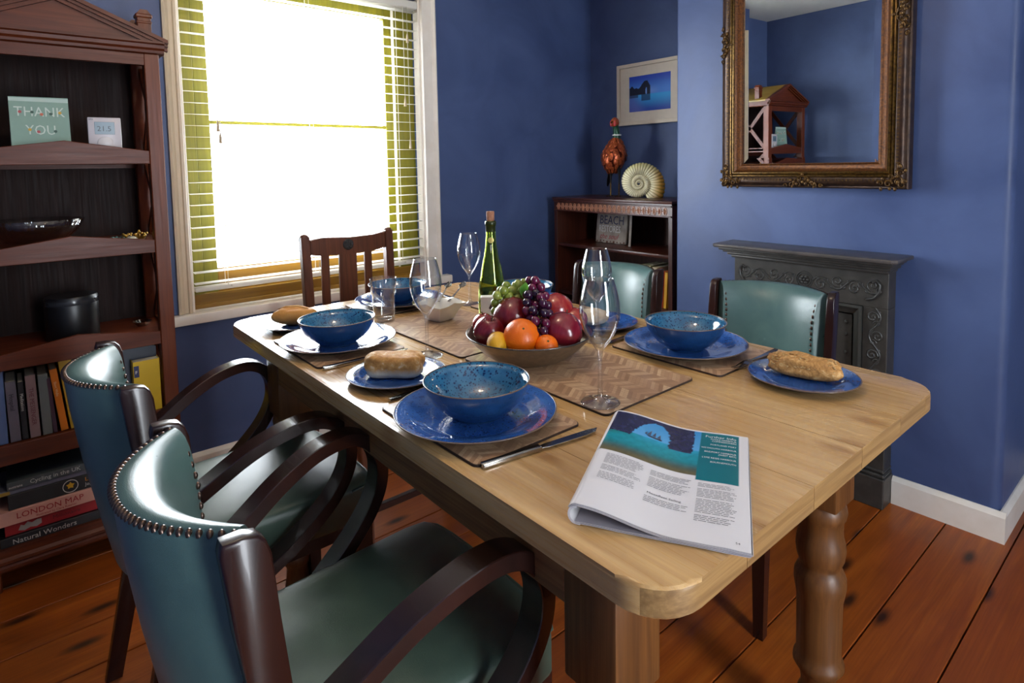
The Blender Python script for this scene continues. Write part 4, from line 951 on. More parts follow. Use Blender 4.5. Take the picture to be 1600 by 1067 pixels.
dup(p0, 'blue dinner plate beside the water tumbler, in front of the second armchair', (.588, 1.352, MZ))
dup(p0, 'blue dinner plate on the right, in front of the fireplace armchair', (1.150, .770, MZ))
dup(p0, 'blue dinner plate half hidden behind the fruit, before the alcove armchair', (1.158, 1.330, MZ))
dup(p0, 'blue dinner plate at the window end of the table', (.914, 1.635, MZ))
BZ = MZ+.0060
b0 = bowl_proto('speckled blue bowl on the nearest dinner plate', (.578, .786, BZ), SB)
bpy.context.view_layer.update()
dup(b0, 'speckled blue bowl on the plate beside the water tumbler', (.583, 1.345, BZ))
dup(b0, 'speckled blue bowl on the plate facing the black fireplace', (1.141, .763, BZ))
dup(b0, 'speckled blue bowl rising just behind the purple grapes', (1.160, 1.332, BZ))
dup(b0, 'speckled blue bowl at the window end, seen behind the tumbler', (.900, 1.620, BZ))
s0 = plate_proto(.0985, .0150, 'small blue plate with the floury white roll', (.578, 1.056, TZ+.0003), SP, nm='side_plate')
bpy.context.view_layer.update()
dup(s0, 'small blue plate with the smooth brown roll at the far left', (.580, 1.600, TZ+.0003))
dup(s0, 'small blue plate with the seeded baton at the right table corner', (1.144, .505, TZ+.0003))
dup(s0, 'small blue plate with a round roll, seen through the wine glasses', (1.168, 1.040, TZ+.0003))
# bread
def crust(name, a, b, c, sc=18, zsplit=None, bump=.5, flour=.0):
    n = NT(name); v = n.coord(); f = n.noise(v, sc, 6, .4, .65); col = n.ramp(f, [(.3, S(a)), (.55, S(b)), (.75, S(c))])
    if zsplit is not None:
        sp = n.new('SeparateXYZ'); n.link(n.tc.outputs['Object'], sp.inputs[0]); ad = n.new('Math', operation='MULTIPLY_ADD'); n.link(f, ad.inputs[0]); ad.inputs[1].default_value = .02; n.link(sp.outputs['Z'], ad.inputs[2])
        mr_ = n.new('MapRange'); n.link(ad.outputs[0], mr_.inputs['Value']); mr_.inputs['From Min'].default_value = zsplit+.006; mr_.inputs['From Max'].default_value = zsplit+.016
        col = n.mix(mr_.outputs[0], S('dccfb4'), col)
    n.set(col=col, rough=.75, sss=0); n.bump(n.noise(v, 160, 6), bump, .002); return n.m
def loaf(label, loc, rz, lx, ly, lz, mat, e=2.4, lump=.06, seed=0, waist=0, curve=0, name='bread_roll'):
    t = thing(name, label, 'bread', loc, rz)
    def fn(u, v):
        a = 2*pi*v; ph_ = pi*u
        ce = lambda x, p: math.copysign(abs(x)**(2/p), x)
        X = -ce(cos(ph_), e); rr = abs(sin(ph_))**(2/e); Y = rr*ce(cos(a), e); Z = rr*ce(sin(a), e)
        nz = 1+lump*noise.noise(Vector((X*1.6+seed, Y*1.6, Z*1.6)))*2+lump*.4*noise.noise(Vector((X*5+seed, Y*5, Z*5)))
        w_ = 1-waist*math.exp(-(X/.35)**2)
        return (X*lx*nz, Y*ly*nz*w_+curve*X*X, max(-.0, (Z*.5+.5)*lz*2*(nz if Z > -.6 else 1)*w_)*1)
    g = G(); g.grid(fn, 44, 36, wv=True); o = g.obj('crust', mat, t, smooth=180); return t
ZP = TZ+.0062
loaf('floury ciabatta roll with pale sides and browned top on a small plate', (.576, 1.060, ZP), R_(-48), .056, .036, .0235, crust('ciabatta_crust', '9a6226', 'c99350', 'ecdcb8', 60, .016), 4.2, .07, 1, .10)
rl = loaf('smooth golden roll with a split along the top, far left', (.575, 1.604, ZP), R_(-38), .058, .033, .0235, crust('golden_crust', 'b8742c', 'd8984a', 'e8b868', 12, None, .2), 2.2, .05, 4)
G().tube([(-.045, .004, .041), (-.02, -.001, .0475), (.01, .002, .048), (.04, -.004, .043)], [.001, .0035, .0035, .001], 8).obj('split_ridge', crust('split_crust', 'b87a38', 'd9a763', 'e8c48c', 30), rl, smooth=180)
loaf('seeded brown baton roll lying across the right side plate', (1.150, .505, ZP+.001), R_(-76), .061, .0265, .0205, crust('seeded_crust', '8a5c2c', 'c08c4c', 'e2c088', 95, None, 1.0), 3.0, .09, 7, name='baton_roll')
sd_ = random.Random(9)
bt_ = [o for o in bpy.data.objects if o.get('label', '').startswith('seeded brown')][0]
g = G()
for i in range(260):
    x = sd_.uniform(-.056, .056); a = sd_.uniform(.1, pi-.1); rr = (1-(x/.066)**6)**.5
    g.ball((x, .0252*rr*cos(a)*1.0, .0205+.0208*rr*sin(a)), .0017, RZ(0), 5, 3, sc=(1.7, 1, .8))
sdo = g.obj('seeds', plain('bread_seeds', 'c9a468', .6, c2='8a6234', sc=200), bt_, smooth=0); sdo['kind'] = 'stuff'
loaf('round floury roll on the small plate seen through the wine glasses', (1.150, 1.048, ZP), 0, .042, .040, .020, crust('round_crust', 'c9a878', 'dcc29a', 'e8d8bc', 25), 2.1, .04, 11)
# glasses
def wine_proto(label, loc, group):
    t = thing('wine_glass', label, 'glass', loc, 0, group)
    foot = [(0, 0), (.030, 0), (.0345, .0008), (.0350, .0018), (.030, .0028), (.016, .0045), (.007, .0075), (.0045, .014), (.0037, .030), (.0035, .060), (.0039, .080), (.0055, .092)]
    bo = [(.012, .102), (.020, .113), (.029, .130), (.0345, .150), (.0358, .164), (.0345, .180), (.0300, .200), (.0252, .2175), (.0250, .2195)]
    bi = [(.0240, .2195), (.0241, .2175), (.0288, .200), (.0333, .180), (.0346, .164), (.0333, .150), (.0278, .130), (.0186, .113), (.0100, .103), (.004, .098), (0, .0965)]
    G().lathe(foot+bo+bi, 48).obj('body', GLASS, t, smooth=180); return t
WG = 'tulip wine glasses'
w0 = wine_proto('large tulip wine glass nearest the camera, standing on the herringbone mat', (.775, .690, TZ+.0045), WG)
bpy.context.view_layer.update()
dup(w0, 'tulip wine glass directly behind the nearest one, left of the right-hand bowl', (1.052, .945, TZ+.0045))
dup(w0, 'tulip wine glass between the water tumbler and the fruit bowl', (.700, 1.135, TZ+.0005))
dup(w0, 'tulip wine glass standing left of the green wine bottle', (1.070, 1.480, TZ+.0005))
tm_ = thing('water_tumbler', 'clear glass water tumbler with a stepped ring, before the window', 'glass', (.772, 1.470, TZ+.0042))
G().lathe([(0, 0), (.027, 0), (.0285, .002), (.0305, .060), (.0312, .074), (.0345, .078), (.0360, .118), (.0355, .1195), (.0345, .1185), (.0322, .080), (.0292, .075), (.0282, .060), (.0265, .012), (.024, .009), (0, .009)], 48).obj('body', GLASS, tm_, smooth=60)
# wine bottle
wb = thing('wine_bottle', 'green wine bottle stoppered with a cork, partly full', 'bottle', M=T(.985, 1.261, TZ+.0005) @ Matrix.Scale(.92, 4))
ob = [(0, .004), (.030, .0), (.0385, .003), (.0400, .010), (.0400, .085), (.0385, .105), (.034, .135), (.0275, .168), (.0210, .200), (.0165, .228), (.0142, .262), (.0138, .285), (.0160, .287), (.0160, .298), (.0145, .3005)]
ib = [(.0105, .3005), (.0108, .285), (.0114, .262), (.0137, .228), (.0182, .200), (.0247, .168), (.0312, .135), (.0357, .105), (.0370, .085), (.0370, .012), (.034, .006), (.012, .012), (0, .018)]
G().lathe(ob+ib, 48).obj('glass_body', GREENGL, wb, smooth=60)
G().lathe([(0, .020), (.012, .014), (.034, .009), (.0360, .014), (.0360, .085), (.0352, .100), (0, .100)], 40).obj('wine', plain('wine_level', '10160e', .2), wb, smooth=60)
G().lathe([(.0100, .285), (.0102, .300), (.0115, .304), (.0118, .326), (.0108, .3275), (0, .3275)], 20).obj('cork', plain('cork', '8a5a44', .8, c2='a87458', sc=150, bump=.4), wb)
G().lathe([(.0142, .268), (.0146, .270), (.0146, .286), (.0165, .288), (.0166, .298), (.0150, .2995)], 32).obj('foil_collar', plain('dark_green_foil', '2c3410', .3, .3), wb, smooth=60)
bd = fr((1.085-1.085, 0, .245), (.794, -.608, 0), (0, 0, 1)) @ T(0, 0, .0152)
G().lathe([(.0085, 0), (.0085, .0012), (.0065, .0018), (0, .0018)], 24, bd).obj('neck_medallion', plain('medallion_gold', 'c9b469', .35, .5), wb)
text('RESERVA', .006, fr((-.003, -.0, .232), (0, 0, -1), (.794, -.608, 0)) @ T(0, 0, .0165), plain('ink_d8d4ce', 'd8d4ce', .5), wb)
# fruit bowl and fruit
fb = thing('fruit_bowl', 'wide woven-textured silver bowl heaped with fruit', 'bowl', (.847, .956, TZ+.0044))
def wv(a, z): return 1+.0035*(1 if (int(a*90/pi)+int(z*340)) % 2 else -1)
G().lathe([(0, .003), (.050, .003), (.072, .008), (.096, .021), (.118, .041), (.1345, .060), (.1358, .0602), (.1364, .0590)] + [(.056+.0800*(i/24)**.62, .0585*(1-(1-i/24)*1.0)) for i in range(24, -1, -1)] + [(.054, -.0), (0, .0)], 180, rf=lambda a, z: 1).obj('liner', plain('bowl_metal', '8f8378', .3, .8, bump=.1), fb, smooth=60)
g = G(); g.grid(lambda u, v: ((lambda r, a, z: (r*cos(a), r*sin(a), z))((.0575+.0790*(u)**.62)*(1+.004*(1 if (int(v*150)+int(u*22)) % 2 else -1)), 2*pi*v, .0004+.0580*u)), 22, 150, wv=True)
g.obj('hammered_outside', plain('hammered_bronze', '8f7a62', .38, .7, c2='7a6854', sc=80), fb, smooth=180)
G().lathe([(.1358+.0013*cos(a), .0602+.0012*sin(a)) for a in [2*pi*i/8 for i in range(8)]], 96, closed=True).obj('rim', plain('rim_pewter', '6d6a68', .25, .9), fb, smooth=180)
FC = Vector((.847, .956, 0)); fa = Vector((.753, -.657, 0)); fbk = Vector((.657, .753, 0))
def fp_(a, b, z): return FC+fa*a+fbk*b+Vector((0, 0, z))
def applemat(i, a, b, c):
    n = NT('red_apple_skin_%d' % i); v = n.coord((1, 1, .25), rnd=False); f = n.noise(v, 90, 5, .5); g2 = n.noise(n.coord(rnd=False), 18, 3)
    col = n.mix(n.ramp(f, [(.5, (0, 0, 0)), (.75, (.45,)*3)]), S(a), S(b)); col = n.mix(n.ramp(g2, [(.5, (0, 0, 0)), (.8, (.6,)*3)]), col, S(c))
    n.set(col=col, rough=.22, coat=.35, crough=.12); return n.m
AM = [applemat(0, '6a0f1c', 'a03a34', '7a1420'), applemat(1, '8a1c1e', 'c05a3a', '9c2a24'), applemat(2, '6e0e20', '9a3038', '5a0c1c')]
def apple(label, p, r, m, tiltx, tilty, rz=0, el=1.12, name='red_apple'):
    t = thing(name, label, 'apple', M=T(*p) @ RZ(rz) @ RX(tiltx) @ RY(tilty), group='red apples in the fruit bowl')
    pr = []
    for i in range(25):
        a = pi*i/24; rr = sin(a)*(1+.10*cos(a)); z = -cos(a)*el*.5*2*.5
        z = -cos(a)*.94*el/1.12; z += -.0 ; d = .22*math.exp(-(rr/.20)**2)
        z = z-(d if a > pi/2 else -d*.8); pr.append((max(rr, 0)*r, z*r))
    G().lathe(pr, 40, rf=lambda a, z: 1+.018*cos(5*a)*(1 if z < 0 else .5)).obj('skin', m, t, smooth=180)
    G().tube([(0, 0, r*.62), (.002, 0, r*.85), (.005, 0, r*1.02)], [.0012, .0013, .0018], 6).obj('stem', plain('apple_stem', '4a3018', .8), t, smooth=180)
    G().lathe([(0, 0), (.0045, .0015), (.003, .004), (0, .002)], 7, T(0, 0, -r*.78) @ RX(pi)).obj('calyx', plain('calyx', '6a5a30', .8), t, smooth=0)
    return t
apple('dark red apple at the left edge of the fruit bowl', fp_(-.085, -.018, .842), .0345, AM[0], R_(18), R_(-12), .4)
apple('red apple leaning behind the big orange, under the green grapes', fp_(-.036, .022, .864), .042, AM[0], R_(-14), R_(24), 0, 1.2)
apple('large dark red apple at the right front of the fruit bowl', fp_(.070, -.026, .843), .043, AM[2], R_(16), R_(20), .8)
apple('bright red apple behind the large one, right of the purple grapes', fp_(.060, .058, .868), .040, AM[1], R_(-20), R_(18), 1.2)
apple('small orange-red apple half hidden at the far left of the bowl', fp_(-.102, .050, .838), .027, AM[1], 0, 0, 2)
apple('red apple just visible behind the bright one at the right rear', fp_(.100, .044, .846), .030, AM[1], R_(-20), R_(30), 2)
def orange(label, p, r, nm='orange'):
    t = thing(nm, label, 'fruit', M=T(*p) @ RY(R_(-28)) @ RX(R_(38)))
    n = _m.get('orange_skin')
    if not n: n = plain('orange_skin', 'e86400', .36, c2='f27804', sc=20, bump=.35, bsc=420, coat=.1)
    G().lathe([(r*sin(pi*i/24), -r*.93*cos(pi*i/24)*(1-.06*math.exp(-(sin(pi*i/24)/.15)**2))) for i in range(25)], 40).obj('skin', n, t, smooth=180)
    G().lathe([(0, .001), (.0022, .0008), (.003, 0)], 6, T(0, 0, r*.87)).obj('stem_scar', plain('stem_scar', '4a4a1c', .8), t); return t
orange('big bright orange at the front of the fruit bowl', fp_(-.0165, -.064, .841), .0375)
orange('small tangerine at the front between the orange and the large apple', fp_(.034, -.082, .826), .0235, 'tangerine')
lm = thing('lemon', 'yellow lemon between the left apple and the orange', 'fruit', M=T(*fp_(-.066, -.066, .829)) @ RZ(.9) @ RY(R_(80)))
G().lathe([(0, -.033), (.003, -.032), (.006, -.028), (.015, -.022), (.021, -.010), (.0225, 0), (.021, .010), (.015, .022), (.006, .028), (.003, .032), (0, .033)], 28).obj('skin', plain('lemon_skin', 'd99a10', .4, c2='e2ac24', sc=30, bump=.3, bsc=420), lm, smooth=180)
def bunch(name, label, mats, pts, r, seed):
    c = fp_(*pts[0]); t = thing(name, label, 'grapes', tuple(c)); rr = random.Random(seed); me = {}
    path = [fp_(*p)-c for p in pts]
    G().tube([p for p in path], .0015, 6).obj('stalk', plain('grape_stalk', '7a7a32', .7), t)
    placed = []
    for k in range(3000):
        u = rr.random(); i = min(int(u*(len(pts)-1)), len(pts)-2); f = u*(len(pts)-1)-i; w_ = pts[i][3] if len(pts[i]) > 3 else .02 if False else WID[name][0]*(1-f)+0 if False else 0
        wd = WID[name]; wid = wd[i]*(1-f)+wd[i+1]*f
        p = path[i].lerp(path[i+1], f)+Vector((rr.gauss(0, 1), rr.gauss(0, 1), rr.gauss(0, 1))).normalized()*wid*(rr.random()**.33)
        if any((p-q).length < r*1.75 for q in placed): continue
        placed.append(p)
        if len(placed) >= NUM[name]: break
    for p in placed:
        mi = rr.randrange(len(mats))
        if mi not in me:
            o = G().lathe([(r*sin(pi*i/10), -r*1.08*cos(pi*i/10)) for i in range(11)], 18).obj('grape', mats[mi], t, smooth=180, M=T(*p)); me[mi] = o.data
        else: link('grape', me[mi], t, T(*p) @ RX(rr.uniform(-.5, .5)) @ RY(rr.uniform(-.5, .5)))
    return t
WID = {'green_grapes': [.020, .024, .026, .022], 'purple_grapes': [.010, .017, .026, .028, .022]}; NUM = {'green_grapes': 42, 'purple_grapes': 60}
fp0 = fp_
def fpx(*a): return fp0(a[0], a[1], a[2])
fp_ = fpx
GG = [plain('green_grape_a', '8fa03c', .25, trans=.25, coat=.2), plain('green_grape_b', 'a9b554', .25, trans=.25, coat=.2)]
PGm = [plain('purple_grape_a', '2a1028', .2, coat=.25), plain('purple_grape_b', '3c1430', .2, coat=.25), plain('purple_grape_c', '5a1234', .2, coat=.25)]
bunch('green_grapes', 'bunch of green grapes draped over the back left of the fruit', GG, [(-.008, .075, .910), (-.030, .060, .909), (-.052, .045, .898), (-.067, .038, .878)], .0098, 3)
pgb = bunch('purple_grapes', 'bunch of dark purple grapes hanging down the middle of the fruit bowl', PGm, [(.010, .028, .942), (.012, .018, .922), (.014, .0, .898), (.020, -.028, .872), (.024, -.050, .846)], .0096, 5)
lf_ = G(); lf_.grid(lambda u, v: (lambda w_: ((v-.5)*w_*.022, (u-.5)*.0, u*.036))(sin(pi*min(.98, u*.95+.03))), 8, 4)
bmesh.ops.solidify(lf_.bm, geom=lf_.bm.faces[:], thickness=.0008)
lf_.obj('leaf', plain('vine_leaf', '5f9434', .4, c2='7fae48', sc=60), pgb, smooth=180, M=T(*(fp_(-.012, .012, .905)-fp_(.010, .028, .942))) @ RZ(R_(-41)) @ RX(R_(10)) @ RY(R_(10)))
# sugar bowl, spoons, little box
sg_ = thing('square_dish', 'white square flared china dish with wavy rim near the tumbler', 'dish', (.890, 1.372, TZ+.0044), R_(12))
CH = plain('white_china', 'e6e1d8', .18, coat=.3)
g = G()
def sq_(t_, half, z, wav=0):
    out = []
    for i in range(40):
        a = 2*pi*i/40+pi/4; c_, s__ = cos(a), sin(a); m_ = max(abs(c_), abs(s__)); q = .82; rr = half/(m_**q)
        out.append((rr*c_, rr*s__, z+wav*(abs(cos(2*(a-pi/4)))-.5)*-1))
    return out
lv = [sq_(0, .024, .0), sq_(0, .028, .004), sq_(0, .040, .028), sq_(0, .055, .050, .007), sq_(0, .0525, .0495, .007), sq_(0, .038, .028), sq_(0, .025, .007)]
rs = [g.verts(l) for l in lv]
for a, b in zip(rs[:-1], rs[1:]):
    for i in range(40): g.face([a[i], a[(i+1) % 40], b[(i+1) % 40], b[i]])
g.face(rs[0][::-1]); g.face(rs[-1]); g.obj('body', CH, sg_, smooth=50)
def cutlery(kind, label, p0, p1, z=TZ+.0008, tiltz=0):
    d = Vector((p1[0]-p0[0], p1[1]-p0[1], 0)); L = d.length
    t = thing({'knife': 'table_knife', 'fork': 'table_fork', 'spoon': 'teaspoon'}[kind], label, 'cutlery', M=fr((p0[0], p0[1], z), (d.x, d.y, tiltz), (-d.y, d.x, 0)), group='steel cutlery laid on the table')
    hl = L*.47 if kind == 'knife' else L*.62
    if kind == 'knife':
        G().box(0, -.0058, 0, hl, .0058, .0075, .0018, 2).obj('handle', STEEL, t, smooth=40)
        bl_ = [(hl, -.004), (hl+.012, -.0075), (L*.85, -.0085), (L*.95, -.0055), (L, .0035), (L*.9, .0058), (hl+.01, .0052), (hl, .004)]
        G().prism(bl_, .0028, .0045, bev=.0005).obj('blade', STEEL, t, smooth=0)
    elif kind == 'fork':
        g = G(); pts = [(0, .0045, .0035), (.03, .0062, .0030), (hl*.6, .0042, .0040), (hl, .0030, .0060), (L-.062, .0042, .0085), (L-.050, .0105, .0065), (L-.040, .0115, .0045)]
        r = [g.verts([(x, -w_, z_), (x, w_, z_), (x, w_*.9, z_+.0022), (x, -w_*.9, z_+.0022)]) for x, w_, z_ in pts]
        for a, b in zip(r[:-1], r[1:]):
            for i in range(4): g.face([a[i], a[(i+1) % 4], b[(i+1) % 4], b[i]])
        g.face(r[0]); g.face(r[-1][::-1]); g.obj('handle', STEEL, t, smooth=40)
        for k in range(4): G().tube([(L-.042, -.0096+k*.0064, .0056), (L-.022, -.0098+k*.00655, .0038), (L, -.0098+k*.00655, .0068)], [.0017, .0013, .0006], 6, sect=[(-1, -.6), (1, -.6), (1, .6), (-1, .6)]).obj('tine', STEEL, t, smooth=0)
    else:
        G().tube([(0, 0, .003), (L*.4, 0, .004), (L*.72, 0, .006)], [.0035, .0022, .0018], 8, sect=[(-1, -.4), (1, -.4), (1, .4), (-1, .4)]).obj('handle', STEEL, t, smooth=0)
        g = G(); g.grid(lambda u, v: (L*.70+L*.30*u, (v-.5)*.022*sin(pi*min(.99, u*.97+.02))**.6, .0015+.010*((v-.5)*2)**2*.5+.006*(2*u-1)**2), 12, 8); bmesh.ops.solidify(g.bm, geom=g.bm.faces[:], thickness=.0009); g.obj('spoon_bowl', STEEL, t, smooth=180)
    return t
cutlery('knife', 'steel knife in front of the nearest plate, blade pointing to the magazine', (.484, .651), (.694, .622))
cutlery('fork', 'steel fork half hidden behind the nearest dinner plate', (.506, .955), (.690, .962))
cutlery('knife', 'steel knife beside the second plate, its handle end by the table edge', (.486, 1.203), (.690, 1.200))
cutlery('fork', 'steel fork beside the seeded baton plate, tines pointing left', (1.285, .626), (1.100, .618))
cutlery('knife', 'dark steel knife left of the fireplace-side plate', (1.250, .930), (1.046, .912))
cutlery('fork', 'steel fork lying left of the window-end plate, tines to the camera side', (.762, 1.760), (.750, 1.590))
cutlery('knife', 'steel knife right of the window-end plate', (1.080, 1.740), (1.072, 1.540))
cutlery('spoon', 'teaspoon leaning out of the white square dish, left one', (.905, 1.400), (1.010, 1.500), TZ+.046, .02)
cutlery('spoon', 'teaspoon leaning out of the white square dish, right one', (.925, 1.380), (1.045, 1.470), TZ+.046, .02)
cb_ = thing('small_carton', 'small white carton printed with a flamingo, behind the fruit bowl', 'box', (.932, 1.172, TZ+.0005), R_(-37))
G().box(-.042, 0, 0, .042, .026, .092, .001).obj('carton_body', plain('white_card', 'dcd6ca', .6), cb_, smooth=0)
INKB = plain('brown_ink', '3c2a22', .6)
fl = G()
M_ = FX(-.022, -.0004, .046)
fl.prism([(0, .018), (.004, .014), (.010, .014), (.016, .020), (.013, .025), (.008, .027), (.011, .033), (.016, .034), (.019, .031), (.0165, .036), (.011, .036), (.006, .030), (.003, .024)], 0, .0004, M_); fl.box(.0075, .002, 0, .0083, .015, .0004, M=M_).box(.0100, .008, 0, .0155, .009, .0004, M=M_); fl.obj('printed_flamingo', INKB, cb_, smooth=0)
text('Flora', .010, FX(-.026, -.0006, .032), INKB, cb_)
# ================================================================== MAGAZINE
mo = Vector((.481, .482, TZ+.0005)); mth = R_(-60.6)
mg = thing('magazine', 'open magazine folded back on itself, printed with a sea-arch photograph', 'magazine', M=T(*mo) @ RZ(mth))
MWd, MHt = .202, .288
def page(x, y, off=0):      # x across 0..MWd, y up the page
    u = x/MWd
    z = .0175*(1-sm(.02, .62, u))*(1-.15*y/MHt)+.0075+.0022*sin(pi*u*1.7+.6)*(1-u)-.0012*sm(.85, 1, u)
    if u < .05: z -= .009*((.05-u)/.05)**2
    return Vector((x+.0012*y/MHt, y+.004*sin(pi*u)*0-.085*0*x, z+off))
PAPER = plain('magazine_paper', 'd9d5d6', .28, coat=.15)
g = G(); g.grid(lambda u, v: page(.001+u*(MWd-.001), v*MHt), 120, 172); pg_ = g.obj('printed_page', vcol('magazine_print', .26), mg, smooth=180)
PH = (.004, .158, .138, .284)       # photo rectangle x0,y0.. in page metres (x0, y0, x1, y1)
def magc(co):
    x, y = co.x-.0012*co.y/MHt, co.y; white = S('dcd8d9')
    x0, x1, y0, y1 = .0, .136, .146, .284
    if x1 < x < .190 and .136 < y < y1: return S('0b6a74')
    if not (x0 <= x <= x1 and y0 <= y <= y1): return white
    u = (x-x0)/(x1-x0); v = (y-y0)/(y1-y0)
    nz = noise.noise(Vector((u*14, v*14, 0)))*.5+noise.noise(Vector((u*40, v*30, 3)))*.3
    sky = lerp(S('6fb4e0'), S('3a8cc8'), v)
    sea = lerp(S('2a3a30'), S('1d8a98'), sm(.0, .35, v)); sea = lerp(sea, S('2f9cc8'), sm(.35, .62, v)*sm(.25, .45, u)); sea = lerp(sea, S('1a5a50'), sm(.35, .6, v)*sm(.35, .1, u))
    sea = lerp(sea, S('7a6a40'), .6*sm(.25, .0, v)); sea = tuple(c*(1+.35*nz) for c in sea[:3])
    cliff = tuple(c*(1+.9*nz) for c in S('2c2c48')[:3])
    ed = .02*noise.noise(Vector((u*20, v*20, 9)))
    arch = ((u-.50-.10*(v-.6))/(.205+ed))**2+((v-.40)/(.52+ed))**2 < 1
    if v < .50-.10*u+(.02*nz) and not (u > .86): return sea
    if v < .44: return sea
    if arch or u > .93+ed: return sky if v > .52 else sea
    return cliff
paint(pg_, magc)
shp = lambda pts, col, nm: None
def drape(poly, col, name):
    g = G(); vs = [g.bm.verts.new(page(x, y, .0004)) for x, y in poly]; g.face(vs); return g.obj(name, plain('ink_'+col, col, .5), mg, smooth=0)
sx0, sy0 = .060, .224
drape([(sx0, sy0+.003), (sx0+.024, sy0), (sx0+.022, sy0-.003), (sx0+.004, sy0-.001)], '3a3436', 'ship_hull')
for a in ([(.061, .228), (.0665, .245), (.0665, .228)], [(.0685, .228), (.0725, .242), (.0735, .227)], [(.0755, .227), (.0795, .239), (.081, .2255)], [(.057, .229), (.0605, .237), (.0605, .228)]):
    drape(a, '4a5268', 'ship_sail')
wpt = lambda ox, oy: (lambda a, b: page(ox+a, oy+b, .0004))
WH = plain('ink_page_white', 'e6eaea', .5); GRY = plain('ink_page_grey', '6a686c', .6); BLK = plain('ink_page_black', '1c1c20', .6)
text('Further Info', .0098, I4, WH, mg, align='RIGHT', warp=wpt(.186, .268), sx=.92)
yy = .261
for ln, n2 in (('POOLE HARBOUR', 0), ('COMMISSIONERS', 1), ('PORTLAND PORT', 1), ('WEYMOUTH HARBOUR', 1), ('BRIDPORT HARBOUR', 0), ('(WEST BAY)', 1), ('LYME REGIS HARBOUR', 1), ('BOURNEMOUTH', 1)):
    text(ln, .0062, I4, WH, mg, align='RIGHT', warp=wpt(.186, yy), sx=.72); yy -= .0066
    if n2: text('www.harbour.example', .0034, I4, WH, mg, align='RIGHT', warp=wpt(.186, yy+.0018), sx=1.0) if False else None; yy -= .0052
text('Moonfleet Sailing', .0060, I4, BLK, mg, warp=wpt(.082, .073), sx=1.0)
text('54', .0052, I4, BLK, mg, warp=wpt(.186, .010), sx=1.0)
rr = random.Random(4); g = G()
def lines(x0, w_, ys):
    for y in ys:
        x = x0; end = x0+w_*rr.uniform(.78, 1.0)
        while x < end:
            wl = rr.uniform(.003, .010); x2 = min(x+wl, end)
            vs = [g.bm.verts.new(page(a, b, .0003)) for a, b in ((x, y), (x2, y), (x2, y+.0010), (x, y+.0010))]; g.face(vs); x = x2+.0012
def blk(top, n): return [top-i*.0036 for i in range(n)]
lines(.020, .052, blk(.136, 8)+blk(.103, 4)+blk(.084, 5)); lines(.080, .052, blk(.130, 4)+blk(.112, 7)+blk(.066, 4)); lines(.140, .048, blk(.128, 3)+blk(.114, 6)+blk(.089, 9)+blk(.053, 4))
bt2 = g.obj('body_text', GRY, mg, smooth=0); bt2['kind'] = 'stuff'
# the stack of pages: upper half under the printed page, folded round the left side, lower half on the table
def mag_block(top_f, bot_f, name, col, x0=.001, x1=MWd, dy=0):
    g = G(); N_ = 44; xs = [x0+(x1-x0)*i/N_ for i in range(N_+1)]; loop = [(x, top_f(x)) for x in xs]+[(x, bot_f(x)) for x in reversed(xs)]
    A = [g.bm.verts.new((x, dy, z)) for x, z in loop]; B = [g.bm.verts.new((x, MHt-dy, z*(1-.10*sm(.0, .6, 1-x/MWd)) if z > .004 else z)) for x, z in loop]; n = len(A)
    for i in range(n): g.face([A[i], A[(i+1) % n], B[(i+1) % n], B[i]])
    for L in (A, B):
        for i in range(N_): g.face([L[i], L[i+1], L[n-2-i], L[n-1-i]])
    return g.obj(name, col, mg, smooth=60)
PE = [plain('paper_edge_a', 'cfcaca', .5), plain('paper_edge_b', 'aaa4a8', .5)]
zt = lambda x: page(x, 0).z-.0003
for k in range(5):
    a_, b_ = .0007*k, .0007*(k+1)
    mag_block(lambda x: zt(x)-a_-.00005, lambda x: max(.0040, zt(x)-b_), 'page_layer', PE[k % 2], .002+.0006*k, MWd+.0008*k-.001, .0006*(k % 2))
for k in range(4):
    a_, b_ = .0039-.0009*k, .0039-.0009*(k+1)
    sag = lambda x: .0012*sin(9*x/MWd*1.2)*(1-x/MWd)
    mag_block(lambda x: a_+max(0, sag(x)), lambda x: max(.0001, b_+.0001+max(0, sag(x))), 'page_layer', PE[(k+1) % 2], .010, MWd+.002-.001*k, .0006*(k % 2))
g = G(); arc = [(.0115-.0105*sin(pi*i/12), .0120+.0115*cos(pi*i/12)) for i in range(13)]
arc = [(.012, .0238)]+arc+[(.016, .0004)]
inn_ = [(.0115-.0078*sin(pi*i/12), .0120+.0085*cos(pi*i/12)) for i in range(13)]; inn_ = [(.012, .0206)]+inn_+[(.016, .0034)]
A = [[g.bm.verts.new((x, y_, z*(1 if y_ == 0 else .93))) for x, z in arc+inn_[::-1]] for y_ in (0, MHt)]; n_ = len(A[0])
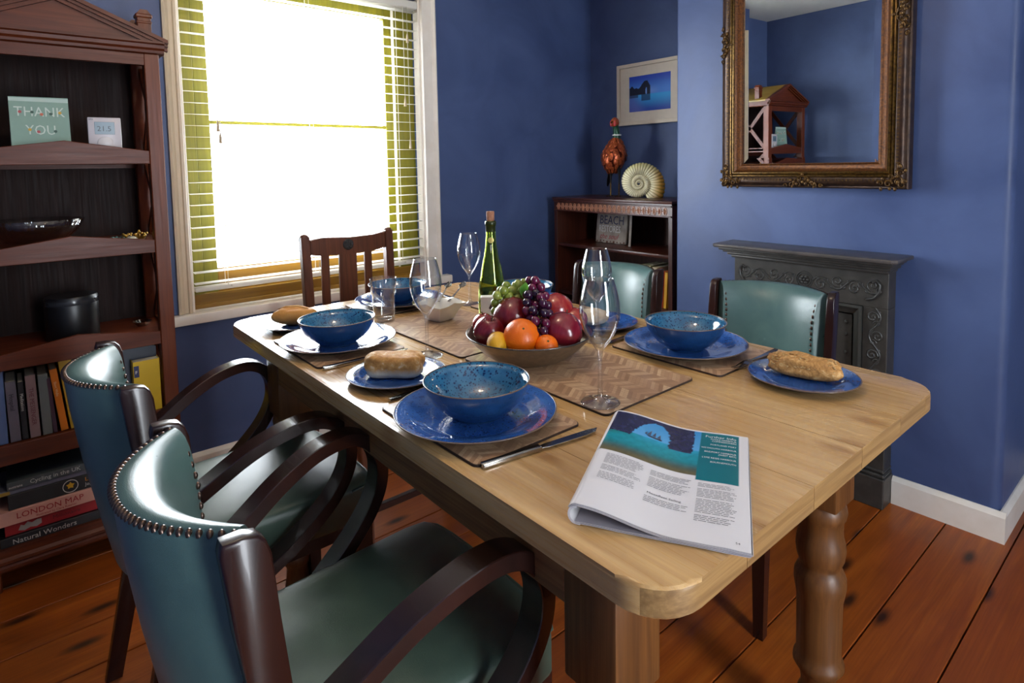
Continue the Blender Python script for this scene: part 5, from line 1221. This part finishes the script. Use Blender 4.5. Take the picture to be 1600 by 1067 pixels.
for i in range(n_): g.face([A[0][i], A[0][(i+1) % n_], A[1][(i+1) % n_], A[1][i]])
for L in A:
    for i in range(len(arc)-1): g.face([L[i], L[i+1], L[n_-2-i], L[n_-1-i]])
g.obj('folded_spine', PAPER, mg, smooth=60)
# ================================================================== CHANDELIER (seen in the mirror's edge)
cx_, cy_ = .62, 1.02
chd = thing('chandelier', 'small beaded crystal chandelier hanging from the ceiling over the table', 'lamp', (cx_, cy_, 1.82))
BR = plain('chandelier_brass', '8a6a38', .3, .9); CRY = glass('crystal', (1, 1, 1), 0, 1.5)
G().tube([(0, 0, .16), (0, 0, .43)], .004, 8).obj('rod', BR, chd); G().lathe([(0, .46), (.045, .46), (.045, .452), (.02, .43), (0, .43)], 24).obj('ceiling_rose', BR, chd)
for z, r in ((.13, .085), (.03, .055)): G().tube([(r*cos(a), r*sin(a), z) for a in [2*pi*i/28 for i in range(28)]], .004, 6, closed=True).obj('ring', BR, chd, smooth=180)
bead = None
for ring, (r0, z0_, nb) in enumerate(((.085, .13, 22), (.055, .03, 14))):
    for i in range(nb):
        a = 2*pi*i/nb
        for k in range(4):
            rr_ = r0*(1-.08*k*ring); M_ = T(rr_*cos(a), rr_*sin(a), z0_-.014-.017*k)
            if bead is None: bead = G().ball((0, 0, 0), .0075, n=8, m=6).obj('crystal_bead', CRY, chd, smooth=0, M=M_)
            else: link('crystal_bead', bead.data, chd, M_)
for i in range(3):
    a = 2*pi*i/3+.3; px, py = .045*cos(a), .045*sin(a)
    G().tube([(0, 0, .16), (px, py, .15), (px, py, .125)], .003, 6).obj('arm', BR, chd)
    G().lathe([(0, .060), (.008, .055), (.014, .038), (.012, .018), (.006, 0), (0, 0)], 16, T(px, py, .125)).obj('bulb', emis('lit_bulb', 'ffd9a0', 40), chd, smooth=180)
    l = bpy.data.lights.new('bulb_light', 'POINT'); l.energy = 4.0; l.color = (1, .80, .58); l.shadow_soft_size = .02
    lo = bpy.data.objects.new('bulb_light', l); COL.objects.link(lo); lo.location = (cx_+px, cy_+py, 1.82+.20)
